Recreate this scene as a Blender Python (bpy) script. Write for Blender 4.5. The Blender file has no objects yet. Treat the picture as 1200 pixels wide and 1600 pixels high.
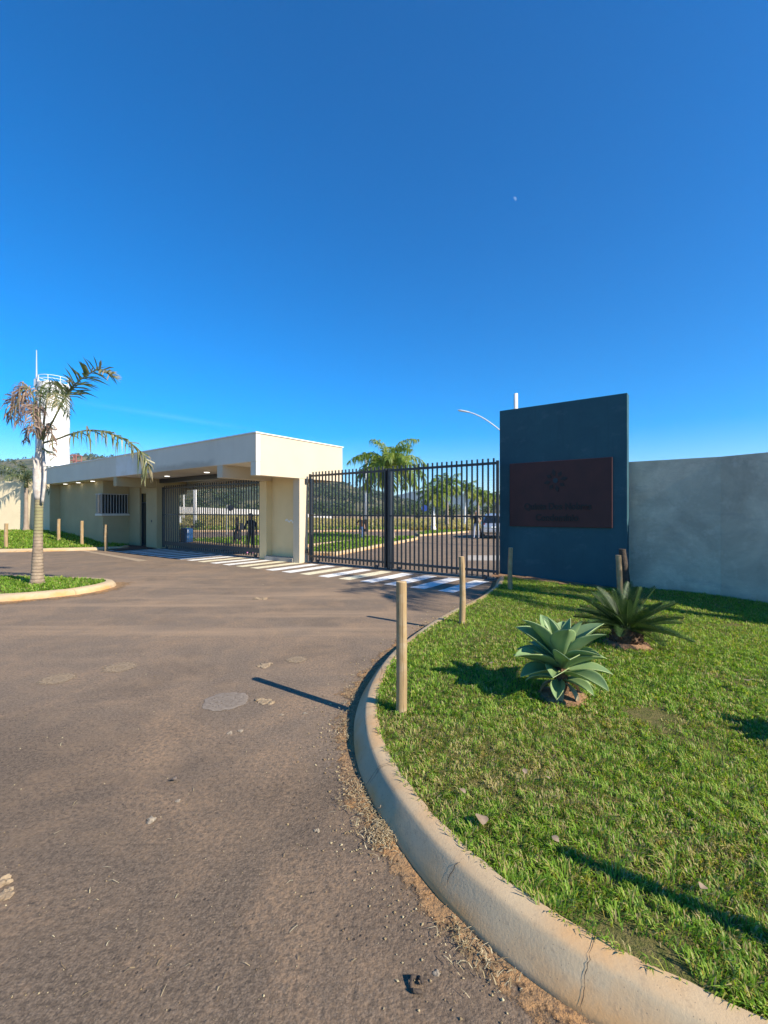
import bpy, bmesh, math, random
import numpy as np
from mathutils import Vector, Matrix, noise as mnoise

random.seed(7)
rng = np.random.default_rng(7)
R = math.radians
scene = bpy.context.scene
col = scene.collection

# ------------------------------------------------------------------ camera
F, CAMH = 690.0, 1.6            # focal length in pixels of the 1200 px wide photograph, eye height
cam_d = bpy.data.cameras.new('camera'); cam = bpy.data.objects.new('camera', cam_d); col.objects.link(cam)
cam.location = (0, 0, CAMH); cam.rotation_euler = (R(90), 0, 0)
cam_d.sensor_fit = 'HORIZONTAL'; cam_d.sensor_width = 36; cam_d.lens = 36 * F / 1200
cam_d.clip_start = 0.05; cam_d.clip_end = 9000
scene.camera = cam

# ------------------------------------------------------------------ light
SUN_EL = R(33)
sun_h = Vector((972, -690, 0)).normalized()          # horizontal direction towards the sun
sun_v = Vector((sun_h.x * math.cos(SUN_EL), sun_h.y * math.cos(SUN_EL), math.sin(SUN_EL)))
sd = bpy.data.lights.new('sun', 'SUN'); sd.energy = 5.0; sd.angle = R(0.5); sd.color = (1.0, 0.90, 0.75)
so = bpy.data.objects.new('sun', sd); col.objects.link(so)
so.rotation_euler = sun_v.to_track_quat('Z', 'Y').to_euler(); so.location = (30, -20, 40)

world = bpy.data.worlds.new('World'); scene.world = world; world.use_nodes = True
wn, wl = world.node_tree.nodes, world.node_tree.links
wn.clear()
wo = wn.new('ShaderNodeOutputWorld'); bg = wn.new('ShaderNodeBackground'); sky = wn.new('ShaderNodeTexSky')
sky.sky_type = 'NISHITA'; sky.sun_disc = False; sky.sun_elevation = SUN_EL
sky.sun_rotation = math.atan2(sun_h.x, sun_h.y)
sky.altitude = 900; sky.air_density = 1.0; sky.dust_density = 0.05; sky.ozone_density = 4.0
bg.inputs[1].default_value = 0.127
tc = wn.new('ShaderNodeTexCoord')
def wmath(op, a, b=None, clamp=False):
    n = wn.new('ShaderNodeMath'); n.operation = op; n.use_clamp = clamp
    for i, v in enumerate((a, b)):
        if v is None: continue
        if isinstance(v, (int, float)): n.inputs[i].default_value = v
        else: wl.new(v, n.inputs[i])
    return n.outputs[0]
def wdot(vec):
    n = wn.new('ShaderNodeVectorMath'); n.operation = 'DOT_PRODUCT'
    wl.new(tc.outputs['Generated'], n.inputs[0]); n.inputs[1].default_value = vec
    return n.outputs['Value']
def pxdir(px, py): return Vector(((px - 600) / F, 1, (800 - py) / F)).normalized()
# the pale half moon
md = pxdir(804, 311)
mr = Vector((1, 0, 0)); mr = (mr - md * mr.dot(md)).normalized(); mu = md.cross(mr)
if mu.z < 0: mu = -mu
dx, dy = wdot(mr), wdot(mu)
rr = wmath('POWER', wmath('ADD', wmath('MULTIPLY', dx, dx), wmath('MULTIPLY', dy, dy)), 0.5)
disc = wmath('LESS_THAN', rr, 0.0036)
front = wmath('GREATER_THAN', wdot(md), 0.5)
half = wmath('GREATER_THAN', wmath('ADD', wmath('MULTIPLY', dx, 0.75), wmath('MULTIPLY', dy, 0.66)), -0.0004)
moon = wmath('MULTIPLY', wmath('MULTIPLY', disc, front), half)
# a faint thread of high cloud
ca, cb = pxdir(120, 628), pxdir(400, 672); cn = ca.cross(cb).normalized()
along = (cb - ca).normalized(); mid = (ca + cb).normalized()
ribbon = wmath('SUBTRACT', 1.0, wmath('DIVIDE', wmath('ABSOLUTE', wdot(cn)), 0.010), True)
fade = wmath('SUBTRACT', 1.0, wmath('DIVIDE', wmath('ABSOLUTE', wmath('SUBTRACT', wdot(along), along.dot(mid))), 0.22), True)
cirrus = wmath('MULTIPLY', wmath('MULTIPLY', wmath('MULTIPLY', ribbon, ribbon), fade), front)
hs = wn.new('ShaderNodeHueSaturation'); hs.inputs['Saturation'].default_value = 1.56; hs.inputs['Hue'].default_value = 0.504
wl.new(sky.outputs[0], hs.inputs['Color'])
mx = wn.new('ShaderNodeMix'); mx.data_type = 'RGBA'
wl.new(wmath('ADD', wmath('MULTIPLY', moon, 0.10), wmath('MULTIPLY', cirrus, 0.035)), mx.inputs[0])
wl.new(hs.outputs[0], mx.inputs[6]); mx.inputs[7].default_value = (9, 9.3, 9.6, 1)
wl.new(mx.outputs[2], bg.inputs[0]); wl.new(bg.outputs[0], wo.inputs[0])

vs = scene.view_settings
vs.view_transform = 'Standard'; vs.look = 'None'; vs.gamma = 1; vs.exposure = 0.8
vs.use_curve_mapping = False
scene.cycles.max_bounces = 5; scene.cycles.diffuse_bounces = 3
scene.cycles.transparent_max_bounces = 16
scene.cycles.volume_bounces = 0

# ------------------------------------------------------------------ helpers
class MB:
    """collects shapes, links them as one mesh object"""
    def __init__(self): self.v = []; self.f = []; self.r = []; self.m = []
    def add(self, vs, fs, rnd=0.5, mi=0):
        o = len(self.v); self.v += [tuple(p) for p in vs]; self.f += [tuple(o + i for i in f) for f in fs]
        self.r += [rnd] * len(vs); self.m += [mi] * len(fs); return self
    def box(self, x0, x1, y0, y1, z0, z1, T=None, rnd=.5, mi=0):
        P = [(x, y, z) for z in (z0, z1) for y in (y0, y1) for x in (x0, x1)]
        if T: P = [T(*p) for p in P]
        return self.add(P, [(0, 2, 3, 1), (4, 5, 7, 6), (0, 1, 5, 4), (2, 6, 7, 3), (0, 4, 6, 2), (1, 3, 7, 5)], rnd, mi)
    def tube(self, pts, rads, n=8, cap=True, rnd=.5, mi=0, jitter=0):
        pts = [Vector(p) for p in pts]; vs = []; fs = []
        if not isinstance(rads, (list, tuple)): rads = [rads] * len(pts)
        ref = None
        for i, p in enumerate(pts):
            d = (pts[min(i + 1, len(pts) - 1)] - pts[max(i - 1, 0)]).normalized()
            if ref is None: ref = d.orthogonal().normalized()
            ref = (ref - d * ref.dot(d)).normalized(); b = d.cross(ref)
            for k in range(n):
                a = 2 * math.pi * k / n; rj = rads[i] * (1 + random.uniform(-jitter, jitter))
                vs.append(p + (ref * math.cos(a) + b * math.sin(a)) * rj)
        for i in range(len(pts) - 1):
            for k in range(n):
                fs.append((i * n + k, i * n + (k + 1) % n, (i + 1) * n + (k + 1) % n, (i + 1) * n + k))
        if cap:
            fs.append(tuple(range(n))[::-1]); fs.append(tuple((len(pts) - 1) * n + k for k in range(n)))
        return self.add(vs, fs, rnd, mi)
    def lathe(self, prof, n=24, c=(0, 0, 0), mi=0):
        vs = [(c[0] + r * math.cos(2 * math.pi * k / n), c[1] + r * math.sin(2 * math.pi * k / n), c[2] + z) for r, z in prof for k in range(n)]
        fs = [(i * n + k, i * n + (k + 1) % n, (i + 1) * n + (k + 1) % n, (i + 1) * n + k) for i in range(len(prof) - 1) for k in range(n)]
        fs.append(tuple(range(n))[::-1]); fs.append(tuple((len(prof) - 1) * n + k for k in range(n)))
        return self.add(vs, fs, .5, mi)
    def mesh(self, name, mats, smooth=False, fix=True):
        me = bpy.data.meshes.new(name); me.from_pydata(self.v, [], self.f)
        for m in (mats if isinstance(mats, (list, tuple)) else [mats]): me.materials.append(m)
        if any(self.m): me.polygons.foreach_set('material_index', self.m)
        a = me.attributes.new('rnd', 'FLOAT', 'POINT'); a.data.foreach_set('value', self.r)
        if fix:
            bm = bmesh.new(); bm.from_mesh(me); bmesh.ops.recalc_face_normals(bm, faces=bm.faces); bm.to_mesh(me); bm.free()
        if smooth: me.polygons.foreach_set('use_smooth', [True] * len(me.polygons))
        me.update(); return me
    def build(self, name, mats, parent=None, smooth=False, fix=True, bevel=0):
        o = bpy.data.objects.new(name, self.mesh(name, mats, smooth, fix)); col.objects.link(o)
        if parent: o.parent = parent
        if bevel:
            b = o.modifiers.new('bevel', 'BEVEL'); b.width = bevel; b.segments = 2; b.limit_method = 'ANGLE'
        return o
def tag(o, label=None, cat=None, group=None, kind=None):
    if label: o['label'] = label
    if cat: o['category'] = cat
    if group: o['group'] = group
    if kind: o['kind'] = kind
    return o
def empty(name, loc=(0, 0, 0), rz=0):
    o = bpy.data.objects.new(name, None); o.empty_display_size = .2; o.location = loc; o.rotation_euler = (0, 0, rz)
    col.objects.link(o); return o
def copy_tree(o, parent=None):
    c = o.copy(); col.objects.link(c)
    if parent: c.parent = parent
    for ch in [x for x in bpy.data.objects if x.parent == o]: copy_tree(ch, c)
    return c
def link(name, me, parent=None, loc=(0, 0, 0), rot=(0, 0, 0), scale=(1, 1, 1)):
    o = bpy.data.objects.new(name, me); col.objects.link(o)
    o.location = loc; o.rotation_euler = rot; o.scale = scale
    if parent: o.parent = parent
    return o
def at(px, py=None, Y=None, z=0.0):
    """point of the place seen at a photograph pixel: on the level z, or at depth Y"""
    if Y is None: Y = (CAMH - z) * F / (py - 800)
    return Vector(((px - 600) / F * Y, Y, z if py is None else CAMH - (py - 800) / F * Y))
# gatehouse axes: t runs along its front, away to the left; s runs inwards through the gates
C0 = Vector((-3.62, 12.49, 0)); ET = Vector((-925, 690, 0)).normalized(); ES = Vector((690, 925, 0)).normalized()
def P(t, s, z=0.0): return C0 + ET * t + ES * s + Vector((0, 0, z))
def smooth(x): x = min(1, max(0, x)); return x * x * (3 - 2 * x)
def lerp_tab(x, tab):
    if x <= tab[0][0]: return tab[0][1]
    for (a, b), (c, d) in zip(tab, tab[1:]):
        if x <= c: return b + (d - b) * (x - a) / (c - a)
    return tab[-1][1]
def catmull(pts, per=8):
    pts = [Vector(p) for p in pts]; out = []
    q = [2 * pts[0] - pts[1]] + pts + [2 * pts[-1] - pts[-2]]
    for i in range(1, len(q) - 2):
        for k in range(per):
            t = k / per; a, b, c, d = q[i - 1], q[i], q[i + 1], q[i + 2]
            out.append(0.5 * ((2 * b) + (c - a) * t + (2 * a - 5 * b + 4 * c - d) * t * t + (3 * b - a - 3 * c + d) * t ** 3))
    out.append(pts[-1]); return out

# ------------------------------------------------------------------ materials
class NT:
    def __init__(self, name):
        self.m = bpy.data.materials.new(name); self.m.use_nodes = True
        self.n, self.l = self.m.node_tree.nodes, self.m.node_tree.links
        self.p = self.n['Principled BSDF']; self.out = self.n['Material Output']
        self.tc = self.n.new('ShaderNodeTexCoord'); self.co = self.tc.outputs['Object']
    def set(self, sock, v):
        if isinstance(v, (int, float)): sock.default_value = v
        elif isinstance(v, (tuple, list)): sock.default_value = tuple(v) + ((1,) if len(v) == 3 and len(sock.default_value) == 4 else ())
        else: self.l.new(v, sock)
    def math(self, op, a, b=0.0, clamp=False):
        n = self.n.new('ShaderNodeMath'); n.operation = op; n.use_clamp = clamp
        self.set(n.inputs[0], a); self.set(n.inputs[1], b); return n.outputs[0]
    def mapped(self, scale=(1, 1, 1), rot=(0, 0, 0), loc=(0, 0, 0)):
        n = self.n.new('ShaderNodeMapping'); self.l.new(self.co, n.inputs[0])
        n.inputs['Scale'].default_value = scale; n.inputs['Rotation'].default_value = rot; n.inputs['Location'].default_value = loc
        return n.outputs[0]
    def noise(self, scale, detail=3, rough=.55, vec=None, dist=0):
        n = self.n.new('ShaderNodeTexNoise'); self.l.new(vec or self.co, n.inputs['Vector'])
        n.inputs['Scale'].default_value = scale; n.inputs['Detail'].default_value = detail
        n.inputs['Roughness'].default_value = rough; n.inputs['Distortion'].default_value = dist
        return n.outputs[0]
    def voro(self, scale, feature='F1', vec=None):
        n = self.n.new('ShaderNodeTexVoronoi'); n.feature = feature; self.l.new(vec or self.co, n.inputs['Vector'])
        n.inputs['Scale'].default_value = scale; return n.outputs
    def ramp(self, f, stops):
        n = self.n.new('ShaderNodeValToRGB'); self.l.new(f, n.inputs[0]); e = n.color_ramp.elements
        while len(e) < len(stops): e.new(.5)
        for el, (p, c) in zip(e, stops):
            el.position = p; el.color = (c, c, c, 1) if isinstance(c, (int, float)) else tuple(c) + (1,)
        return n.outputs[0]
    def mix(self, f, a, b, mode='MIX'):
        n = self.n.new('ShaderNodeMix'); n.data_type = 'RGBA'; n.blend_type = mode
        self.set(n.inputs[0], f); self.set(n.inputs[6], a); self.set(n.inputs[7], b); return n.outputs[2]
    def xyz(self, vec=None):
        n = self.n.new('ShaderNodeSeparateXYZ'); self.l.new(vec or self.co, n.inputs[0]); return n.outputs
    def attr(self, name):
        n = self.n.new('ShaderNodeAttribute'); n.attribute_name = name; return n.outputs['Fac']
    def bump(self, h, strength=.4, dist=.01, normal=None):
        n = self.n.new('ShaderNodeBump'); self.l.new(h, n.inputs['Height'])
        n.inputs['Strength'].default_value = strength; n.inputs['Distance'].default_value = dist
        if normal: self.l.new(normal, n.inputs['Normal'])
        return n.outputs[0]
    def done(self, color, rough=.8, normal=None, metallic=0, spec=None):
        self.set(self.p.inputs['Base Color'], color); self.set(self.p.inputs['Roughness'], rough)
        if normal: self.l.new(normal, self.p.inputs['Normal'])
        self.p.inputs['Metallic'].default_value = metallic
        if spec is not None: self.p.inputs['Specular IOR Level'].default_value = spec
        return self.m
def plain(name, c1, c2=None, scale=6, rough=.75, bump=.15, bscale=60, bdist=.004, metallic=0, detail=4, spec=.4):
    t = NT(name); c2 = c2 or tuple(x * .8 for x in c1)
    f = t.ramp(t.noise(scale, detail, .6), [(.3, 0), (.7, 1)])
    nm = t.bump(t.noise(bscale, 3), bump, bdist) if bump else None
    return t.done(t.mix(f, c1, c2), rough, nm, metallic, spec)
def foliage(name, stops, rough=.5, trans=.3, spec=.4, tint=(1.3, 1.3, .5)):
    t = NT(name); c = t.ramp(t.attr('rnd'), stops)
    c = t.mix(t.ramp(t.noise(9, 2), [(.3, 0), (.7, .5)]), c, t.mix(1, c, (.75, .8, .7), 'MULTIPLY'))
    t.done(c, rough, spec=spec)
    tr = t.n.new('ShaderNodeBsdfTranslucent'); t.set(tr.inputs[0], t.mix(1, c, tint, 'MULTIPLY'))
    ms = t.n.new('ShaderNodeMixShader'); ms.inputs[0].default_value = trans
    t.l.new(t.p.outputs[0], ms.inputs[1]); t.l.new(tr.outputs[0], ms.inputs[2]); t.l.new(ms.outputs[0], t.out.inputs[0])
    return t.m
M = {}
def mk_asphalt(name, dusty=1.0):
    t = NT(name)
    big = t.ramp(t.noise(.45, 5, .6), [(.32, 0), (.68, 1)])
    mid = t.noise(3.0, 5, .65)
    grain = t.noise(130, 2, .7)
    agg = t.voro(75)
    c = t.mix(t.ramp(grain, [(.35, 0), (.65, 1)]), (.112, .085, .060), (.305, .235, .168))
    c = t.mix(t.ramp(agg['Color'], [(.0, .0), (1, .35)]), c, (.28, .20, .136))
    c = t.mix(t.math('MULTIPLY', big, .45), c, (.255, .195, .142))
    c = t.mix(t.ramp(t.noise(45, 3, .7), [(.40, .55), (.56, 0)]), c, (.085, .066, .050))
    c = t.mix(t.ramp(mid, [(.5, 0), (.75, .55)]), c, (.30, .21, .132))
    x, y, z = t.xyz()
    old = t.math('ADD', t.math('ADD', y, t.math('MULTIPLY', x, .22)), t.math('MULTIPLY', t.math('SUBTRACT', t.noise(1.2, 5, .65), .5), 1.1))
    c = t.mix(t.ramp(t.math('MULTIPLY', old, .1), [(.235, .50), (.30, .12), (.42, .0)]), c, t.mix(1, c, (.52, .50, .48), 'MULTIPLY'))
    c = t.mix(t.ramp(t.noise(.8, 5, .7, dist=.4), [(.50, 0), (.66, .38)]), c, t.mix(1, c, (.55, .54, .53), 'MULTIPLY'))
    # reddish earth carried in by tyres, in streaks that follow the turn from the left road
    st = t.noise(1, 4, .6, vec=t.mapped((.16, 1.5, 1), (0, 0, R(-14))))
    st = t.ramp(st, [(.47, 0), (.64, 1)])
    w = t.math('MULTIPLY', t.ramp(t.math('MULTIPLY', y, .08), [(.32, 0), (.48, 1), (.86, 1), (.97, 0)]),
               t.ramp(t.math('ADD', t.math('MULTIPLY', x, -.1), .35), [(.0, 0), (.35, 1)]))
    c = t.mix(t.math('MULTIPLY', t.math('MULTIPLY', st, w), .60 * dusty), c, (.37, .26, .165))
    # earthy blotches in the worn patches of the foreground
    bl = t.math('MULTIPLY', t.ramp(t.noise(1.1, 5, .7, dist=.6), [(.44, 0), (.66, 1)]), t.ramp(t.noise(38, 3, .7), [(.40, 0), (.60, 1)]))
    c = t.mix(t.math('MULTIPLY', bl, .60 * dusty), c, (.40, .26, .15))
    # pits
    pit = t.ramp(t.voro(26)['Distance'], [(.10, 1), (.17, 0)])
    pit = t.math('MULTIPLY', pit, t.ramp(t.noise(2.2, 3), [(.48, 0), (.62, 1)]))
    c = t.mix(t.math('MULTIPLY', pit, .8), c, (.028, .024, .022))
    h = t.math('ADD', t.math('MULTIPLY', t.noise(150, 3, .75), .9), t.math('MULTIPLY', agg['Distance'], -.55))
    h = t.math('ADD', h, t.math('MULTIPLY', t.noise(22, 3), .3))
    h = t.math('SUBTRACT', h, pit)
    return t.done(c, .9, t.bump(h, .65, .007), spec=.15)
M['asphalt'] = mk_asphalt('asphalt')
def mk_kerb():
    t = NT('kerb_concrete')
    x, y, z = t.xyz()
    c = t.mix(t.ramp(t.noise(2.5, 5, .6), [(.3, 0), (.7, 1)]), (.52, .40, .245), (.43, .335, .21))
    low = t.ramp(t.math('ADD', z, t.math('MULTIPLY', t.math('SUBTRACT', t.noise(4, 4, .6), .5), .22)), [(.03, 1), (.105, .0)])
    top = t.ramp(t.math('ADD', z, t.math('MULTIPLY', t.math('SUBTRACT', t.noise(7, 4, .6), .5), .05)), [(.118, 0), (.142, .75)])
    f = t.math('MULTIPLY', t.math('ADD', low, top, True), t.ramp(t.noise(1.6, 3), [(.38, .1), (.62, 1)]))
    c = t.mix(t.math('MULTIPLY', f, .85), c, (.54, .275, .09))
    c = t.mix(t.ramp(t.voro(55)['Distance'], [(.06, .7), (.12, 0)]), c, (.12, .1, .08))
    crack = t.ramp(t.voro(.8, 'DISTANCE_TO_EDGE', vec=t.mix(.16, t.co, t.noise(6, 4)))['Distance'], [(.0, .75), (.0035, 0)])
    c = t.mix(t.math('MULTIPLY', crack, t.ramp(t.noise(3, 3), [(.48, 0), (.56, 1)])), c, (.10, .075, .05))
    c = t.mix(t.ramp(t.noise(30, 4, .7), [(.55, 0), (.72, .4)]), c, (.24, .18, .12))
    return t.done(c, .88, t.bump(t.math('ADD', t.noise(90, 4, .7), t.math('MULTIPLY', t.noise(7, 4, .55), 1.2)), .26, .006), spec=.2)
M['kerb'] = mk_kerb()
def mk_lawn():
    t = NT('lawn_soil')
    c = t.mix(t.ramp(t.noise(18, 4, .7), [(.35, 0), (.65, 1)]), (.085, .10, .025), (.18, .15, .06))
    c = t.mix(t.ramp(t.noise(1.3, 4, .6), [(.58, 0), (.72, .7)]), c, (.22, .145, .075))
    return t.done(c, .95, t.bump(t.noise(60, 4, .7), .9, .02), spec=.1)
M['lawn'] = mk_lawn()
M['soil'] = plain('red_soil', (.34, .205, .115), (.20, .115, .065), 9, .95, .8, 40, .02, spec=.1)
M['straw'] = foliage('dry_straw', [(0, (.20, .13, .07)), (.5, (.38, .28, .15)), (1, (.55, .46, .29))], .8, .1, .2, (1, 1, .9))
M['grass'] = foliage('grass_blade', [(0, (.125, .235, .022)), (.35, (.205, .365, .036)), (.68, (.325, .460, .060)), (.80, (.47, .47, .11)), (.90, (.44, .35, .15)), (1, (.52, .43, .23))], .5, .45, .3)
M['cream'] = plain('cream_paint', (.60, .50, .355), (.56, .465, .325), 1.2, .8, .12, 90, .003)
M['coping'] = plain('coping_white', (.82, .80, .74), (.70, .68, .62), 3, .7, .1)
M['tan'] = plain('beige_paint_bounce', (.76, .58, .31), (.70, .53, .275), 1.5, .82, .12, 90, .003)  # wall beige brightened by the gate, bounce light put into the colour
M['beige_shade'] = plain('beige_paint_shade', (.42, .34, .19), (.37, .30, .165), 1.5, .82, .12, 90, .003)  # same wall paint darkened, shade under the eaves put into the colour
def mk_fascia():
    t = NT('fascia_paint')
    x, y, z = t.xyz()
    c = t.mix(t.ramp(t.noise(1.2, 4), [(.3, 0), (.7, 1)]), (.72, .65, .51), (.66, .59, .46))
    tt = t.math('ADD', t.math('MULTIPLY', x, ET.x), t.math('MULTIPLY', y, ET.y))
    wob = t.math('MULTIPLY', t.math('SUBTRACT', t.noise(2.2, 5, .7), .5), .30)
    stain = t.math('MULTIPLY', t.ramp(t.math('ADD', t.math('MULTIPLY', t.math('SUBTRACT', z, 3.0), 1.0), wob), [(.16, 1), (.30, 0)]),
                   t.ramp(t.math('MULTIPLY', tt, .1), [(.19, 0), (.24, 1), (.55, 1), (.72, 0)]))
    c = t.mix(t.math('MULTIPLY', stain, .6), c, (.36, .31, .23))
    pale = t.math('MULTIPLY', t.ramp(t.math('MULTIPLY', t.math('ADD', tt, t.math('MULTIPLY', wob, 1.5)), .1), [(.72, 0), (.76, 1), (.90, 1), (.905, 0)]), t.ramp(t.noise(1.6, 4, .7), [(.35, .15), (.6, 1)]))
    c = t.mix(t.math('MULTIPLY', pale, .45), c, (.86, .86, .84))
    drip = t.math('MULTIPLY', t.ramp(t.noise(1, 4, .7, vec=t.mapped((7, 7, .35))), [(.56, 0), (.72, 1)]), t.ramp(t.math('SUBTRACT', z, 3.0), [(.45, .1), (.84, .6)]))
    c = t.mix(t.math('MULTIPLY', drip, .35), c, (.40, .36, .29))
    return t.done(c, .8, t.bump(t.noise(70, 3), .12, .003))
M['fascia'] = mk_fascia()
M['steel_dark'] = plain('dark_gate_steel', (.018, .022, .026), (.03, .034, .038), 9, .42, .05, 80, .001, 0, spec=.5)
M['steel_white'] = plain('white_bar_paint', (.42, .42, .40), (.34, .34, .32), 9, .5, .05)
M['teal'] = None
def mk_teal():
    t = NT('teal_paint')
    c = t.mix(t.ramp(t.noise(1.6, 5, .65), [(.3, 0), (.7, 1)]), (.030, .098, .118), (.021, .075, .096))
    sc = t.ramp(t.noise(1, 5, .7, vec=t.mapped((2.2, 2.2, 3.5))), [(.56, 0), (.70, .35)])
    c = t.mix(sc, c, (.085, .155, .18))
    c = t.mix(t.ramp(t.noise(1, 4, .6, vec=t.mapped((9, 9, .5))), [(.55, 0), (.75, .35)]), c, (.014, .05, .066))
    return t.done(c, .75, t.bump(t.noise(45, 4), .25, .004), spec=.35)
M['teal'] = mk_teal()
M['rust'] = plain('maroon_metal', (.075, .024, .020), (.052, .018, .016), 3, .65, .2, 30, .002)
M['letter'] = plain('black_letter', (.008, .008, .009), (.012, .011, .012), 9, .5, 0)
M['teal_dot'] = plain('emblem_teal', (.012, .035, .05), (.01, .03, .045), 9, .5, 0)
def mk_plaster():
    t = NT('raw_render')
    a = t.noise(.9, 6, .65, dist=.5); b = t.noise(3.5, 5, .7)
    c = t.mix(t.ramp(a, [(.34, 0), (.66, 1)]), (.70, .60, .45), (.43, .365, .28))
    c = t.mix(t.ramp(b, [(.52, 0), (.75, .6)]), c, (.76, .66, .51))
    c = t.mix(t.ramp(t.noise(1, 5, .7, vec=t.mapped((.9, .9, 5))), [(.55, 0), (.75, .5)]), c, (.31, .29, .27))
    x, y, z = t.xyz()
    c = t.mix(t.ramp(t.math('ADD', z, t.math('MULTIPLY', t.noise(2.5, 3), .3)), [(.10, .55), (.32, 0)]), c, (.26, .15, .095))
    return t.done(c, .92, t.bump(t.math('ADD', t.noise(9, 5, .7), t.math('MULTIPLY', t.noise(70, 3), .3)), .5, .02), spec=.2)
M['plaster'] = mk_plaster()
M['wallcream'] = plain('boundary_cream', (.74, .63, .42), (.66, .55, .36), 1.0, .85, .2, 40, .004)
M['white'] = plain('white_paint', (.80, .80, .78), (.74, .74, .71), 1.5, .6, .05)
M['farwhite'] = plain('far_wall_white', (.80, .77, .70), (.66, .62, .55), .3, .85, 0)
def mk_wood():
    t = NT('eucalyptus_wood')
    g = t.noise(1, 5, .65, vec=t.mapped((38, 38, 2.2)))
    c = t.mix(t.ramp(g, [(.3, 0), (.7, 1)]), (.40, .275, .135), (.27, .185, .095))
    c = t.mix(t.ramp(t.noise(7, 4), [(.5, 0), (.72, .6)]), c, (.44, .37, .26))
    c = t.mix(t.ramp(t.noise(1, 3, .6, vec=t.mapped((70, 70, 1.2))), [(.62, 0), (.68, .8)]), c, (.10, .065, .035))
    return t.done(c, .8, t.bump(g, .5, .006), spec=.25)
M['wood'] = mk_wood()
M['wood_end'] = plain('cut_wood', (.52, .38, .21), (.40, .27, .14), 30, .85, .3, 50)
M['bark_dark'] = plain('dark_bark', (.085, .062, .045), (.045, .034, .026), 14, .9, .8, 30, .02)
def mk_paint(name, c1, worn):
    t = NT(name)
    w = t.math('MULTIPLY', t.ramp(t.noise(9, 5, .75), [(.50, 0), (.68, 1)]), worn)
    w = t.math('ADD', w, t.math('MULTIPLY', t.ramp(t.noise(70, 2), [(.6, 0), (.7, .5)]), .6), True)
    return t.done(t.mix(w, c1, (.22, .175, .135)), .8, t.bump(t.noise(110, 3), .5, .005), spec=.25)
M['stripe_white'] = mk_paint('road_paint_white', (.78, .77, .72), .45)
M['stripe_yellow'] = mk_paint('road_paint_cream', (.74, .67, .46), .6)
M['dusty_line'] = mk_paint('dusty_line', (.38, .29, .19), 1.0)
M['concrete'] = plain('pale_concrete', (.46, .41, .34), (.36, .31, .25), 2, .9, .3, 40, .004)
def mk_stain(name, c1, c2):
    t = NT(name)
    c = t.mix(t.ramp(t.noise(25, 4, .7), [(.35, 0), (.65, 1)]), c1, c2)
    a = t.math('ADD', t.attr('rnd'), t.math('MULTIPLY', t.math('SUBTRACT', t.noise(22, 5, .75), .5), 1.5))
    a = t.ramp(a, [(.30, 0), (.62, .8)])
    t.done(c, .95, t.bump(t.noise(90, 3, .7), .6, .006), spec=.1); t.set(t.p.inputs['Alpha'], a); return t.m
M['stain'] = mk_stain('stain_disc', (.33, .275, .22), (.22, .18, .14))
M['stain_light'] = mk_stain('stain_disc_light', (.40, .30, .19), (.25, .19, .13))
M['mud'] = plain('dried_mud', (.36, .275, .175), (.24, .175, .11), 14, .95, .9, 40, .01, spec=.1)
M['stone'] = plain('pale_stone', (.31, .26, .19), (.20, .16, .115), 20, .9, .5, 60, .004)
M['glass'] = NT('dark_glass').done((.012, .016, .02), .08, None, 0, .6)
M['tile'] = plain('red_floor_tile', (.16, .075, .05), (.11, .055, .04), 3, .7, .1)
M['pole'] = plain('concrete_pole', (.72, .71, .68), (.60, .59, .56), 3, .8, .1)
M['lamp_grey'] = plain('lamp_grey', (.55, .56, .57), (.48, .49, .50), 9, .5, 0, metallic=.3)
M['agave'] = None
def mk_leaf(name, a, b, edge, rough=.45):
    t = NT(name)
    g = t.attr('rnd')
    c = t.mix(t.ramp(t.noise(6, 3), [(.3, 0), (.7, 1)]), a, b)
    c = t.mix(t.ramp(g, [(.80, 0), (1, .75)]), c, edge)
    t.done(c, rough, t.bump(t.noise(1, 3, .6, vec=t.mapped((12, 90, 12))), .12, .003), spec=.5)
    tr = t.n.new('ShaderNodeBsdfTranslucent'); t.set(tr.inputs[0], t.mix(1, c, (1.4, 1.5, .5), 'MULTIPLY'))
    ms = t.n.new('ShaderNodeMixShader'); ms.inputs[0].default_value = .22
    t.l.new(t.p.outputs[0], ms.inputs[1]); t.l.new(tr.outputs[0], ms.inputs[2]); t.l.new(ms.outputs[0], t.out.inputs[0])
    return t.m
M['agave'] = mk_leaf('agave_leaf', (.26, .37, .16), (.18, .29, .12), (.38, .45, .19))
M['agave_dry'] = plain('agave_dry_leaf', (.40, .34, .20), (.24, .17, .09), 14, .8, .4)
M['cycad'] = foliage('cycad_leaf', [(0, (.020, .050, .013)), (.6, (.040, .085, .022)), (1, (.08, .13, .035))], .48, .12, .3)
M['cycad_trunk'] = plain('cycad_trunk', (.15, .085, .045), (.06, .035, .022), 25, .95, 1, 30, .03)
M['frond'] = foliage('palm_leaflet', [(0, (.05, .075, .03)), (.5, (.10, .135, .045)), (.8, (.18, .19, .08)), (1, (.36, .29, .18))], .4, .3, .5)
M['frond_lit'] = foliage('palm_leaflet_fresh', [(0, (.10, .17, .025)), (.5, (.20, .29, .04)), (1, (.38, .38, .08))], .45, .48, .4)
M['frond_dry'] = foliage('palm_leaflet_dry', [(0, (.14, .095, .075)), (.5, (.30, .20, .155)), (.85, (.44, .32, .25)), (1, (.12, .15, .06))], .7, .2, .2, (1, .9, .7))
M['rachis'] = plain('rachis', (.14, .16, .05), (.10, .10, .04), 9, .6, .1)
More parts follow.
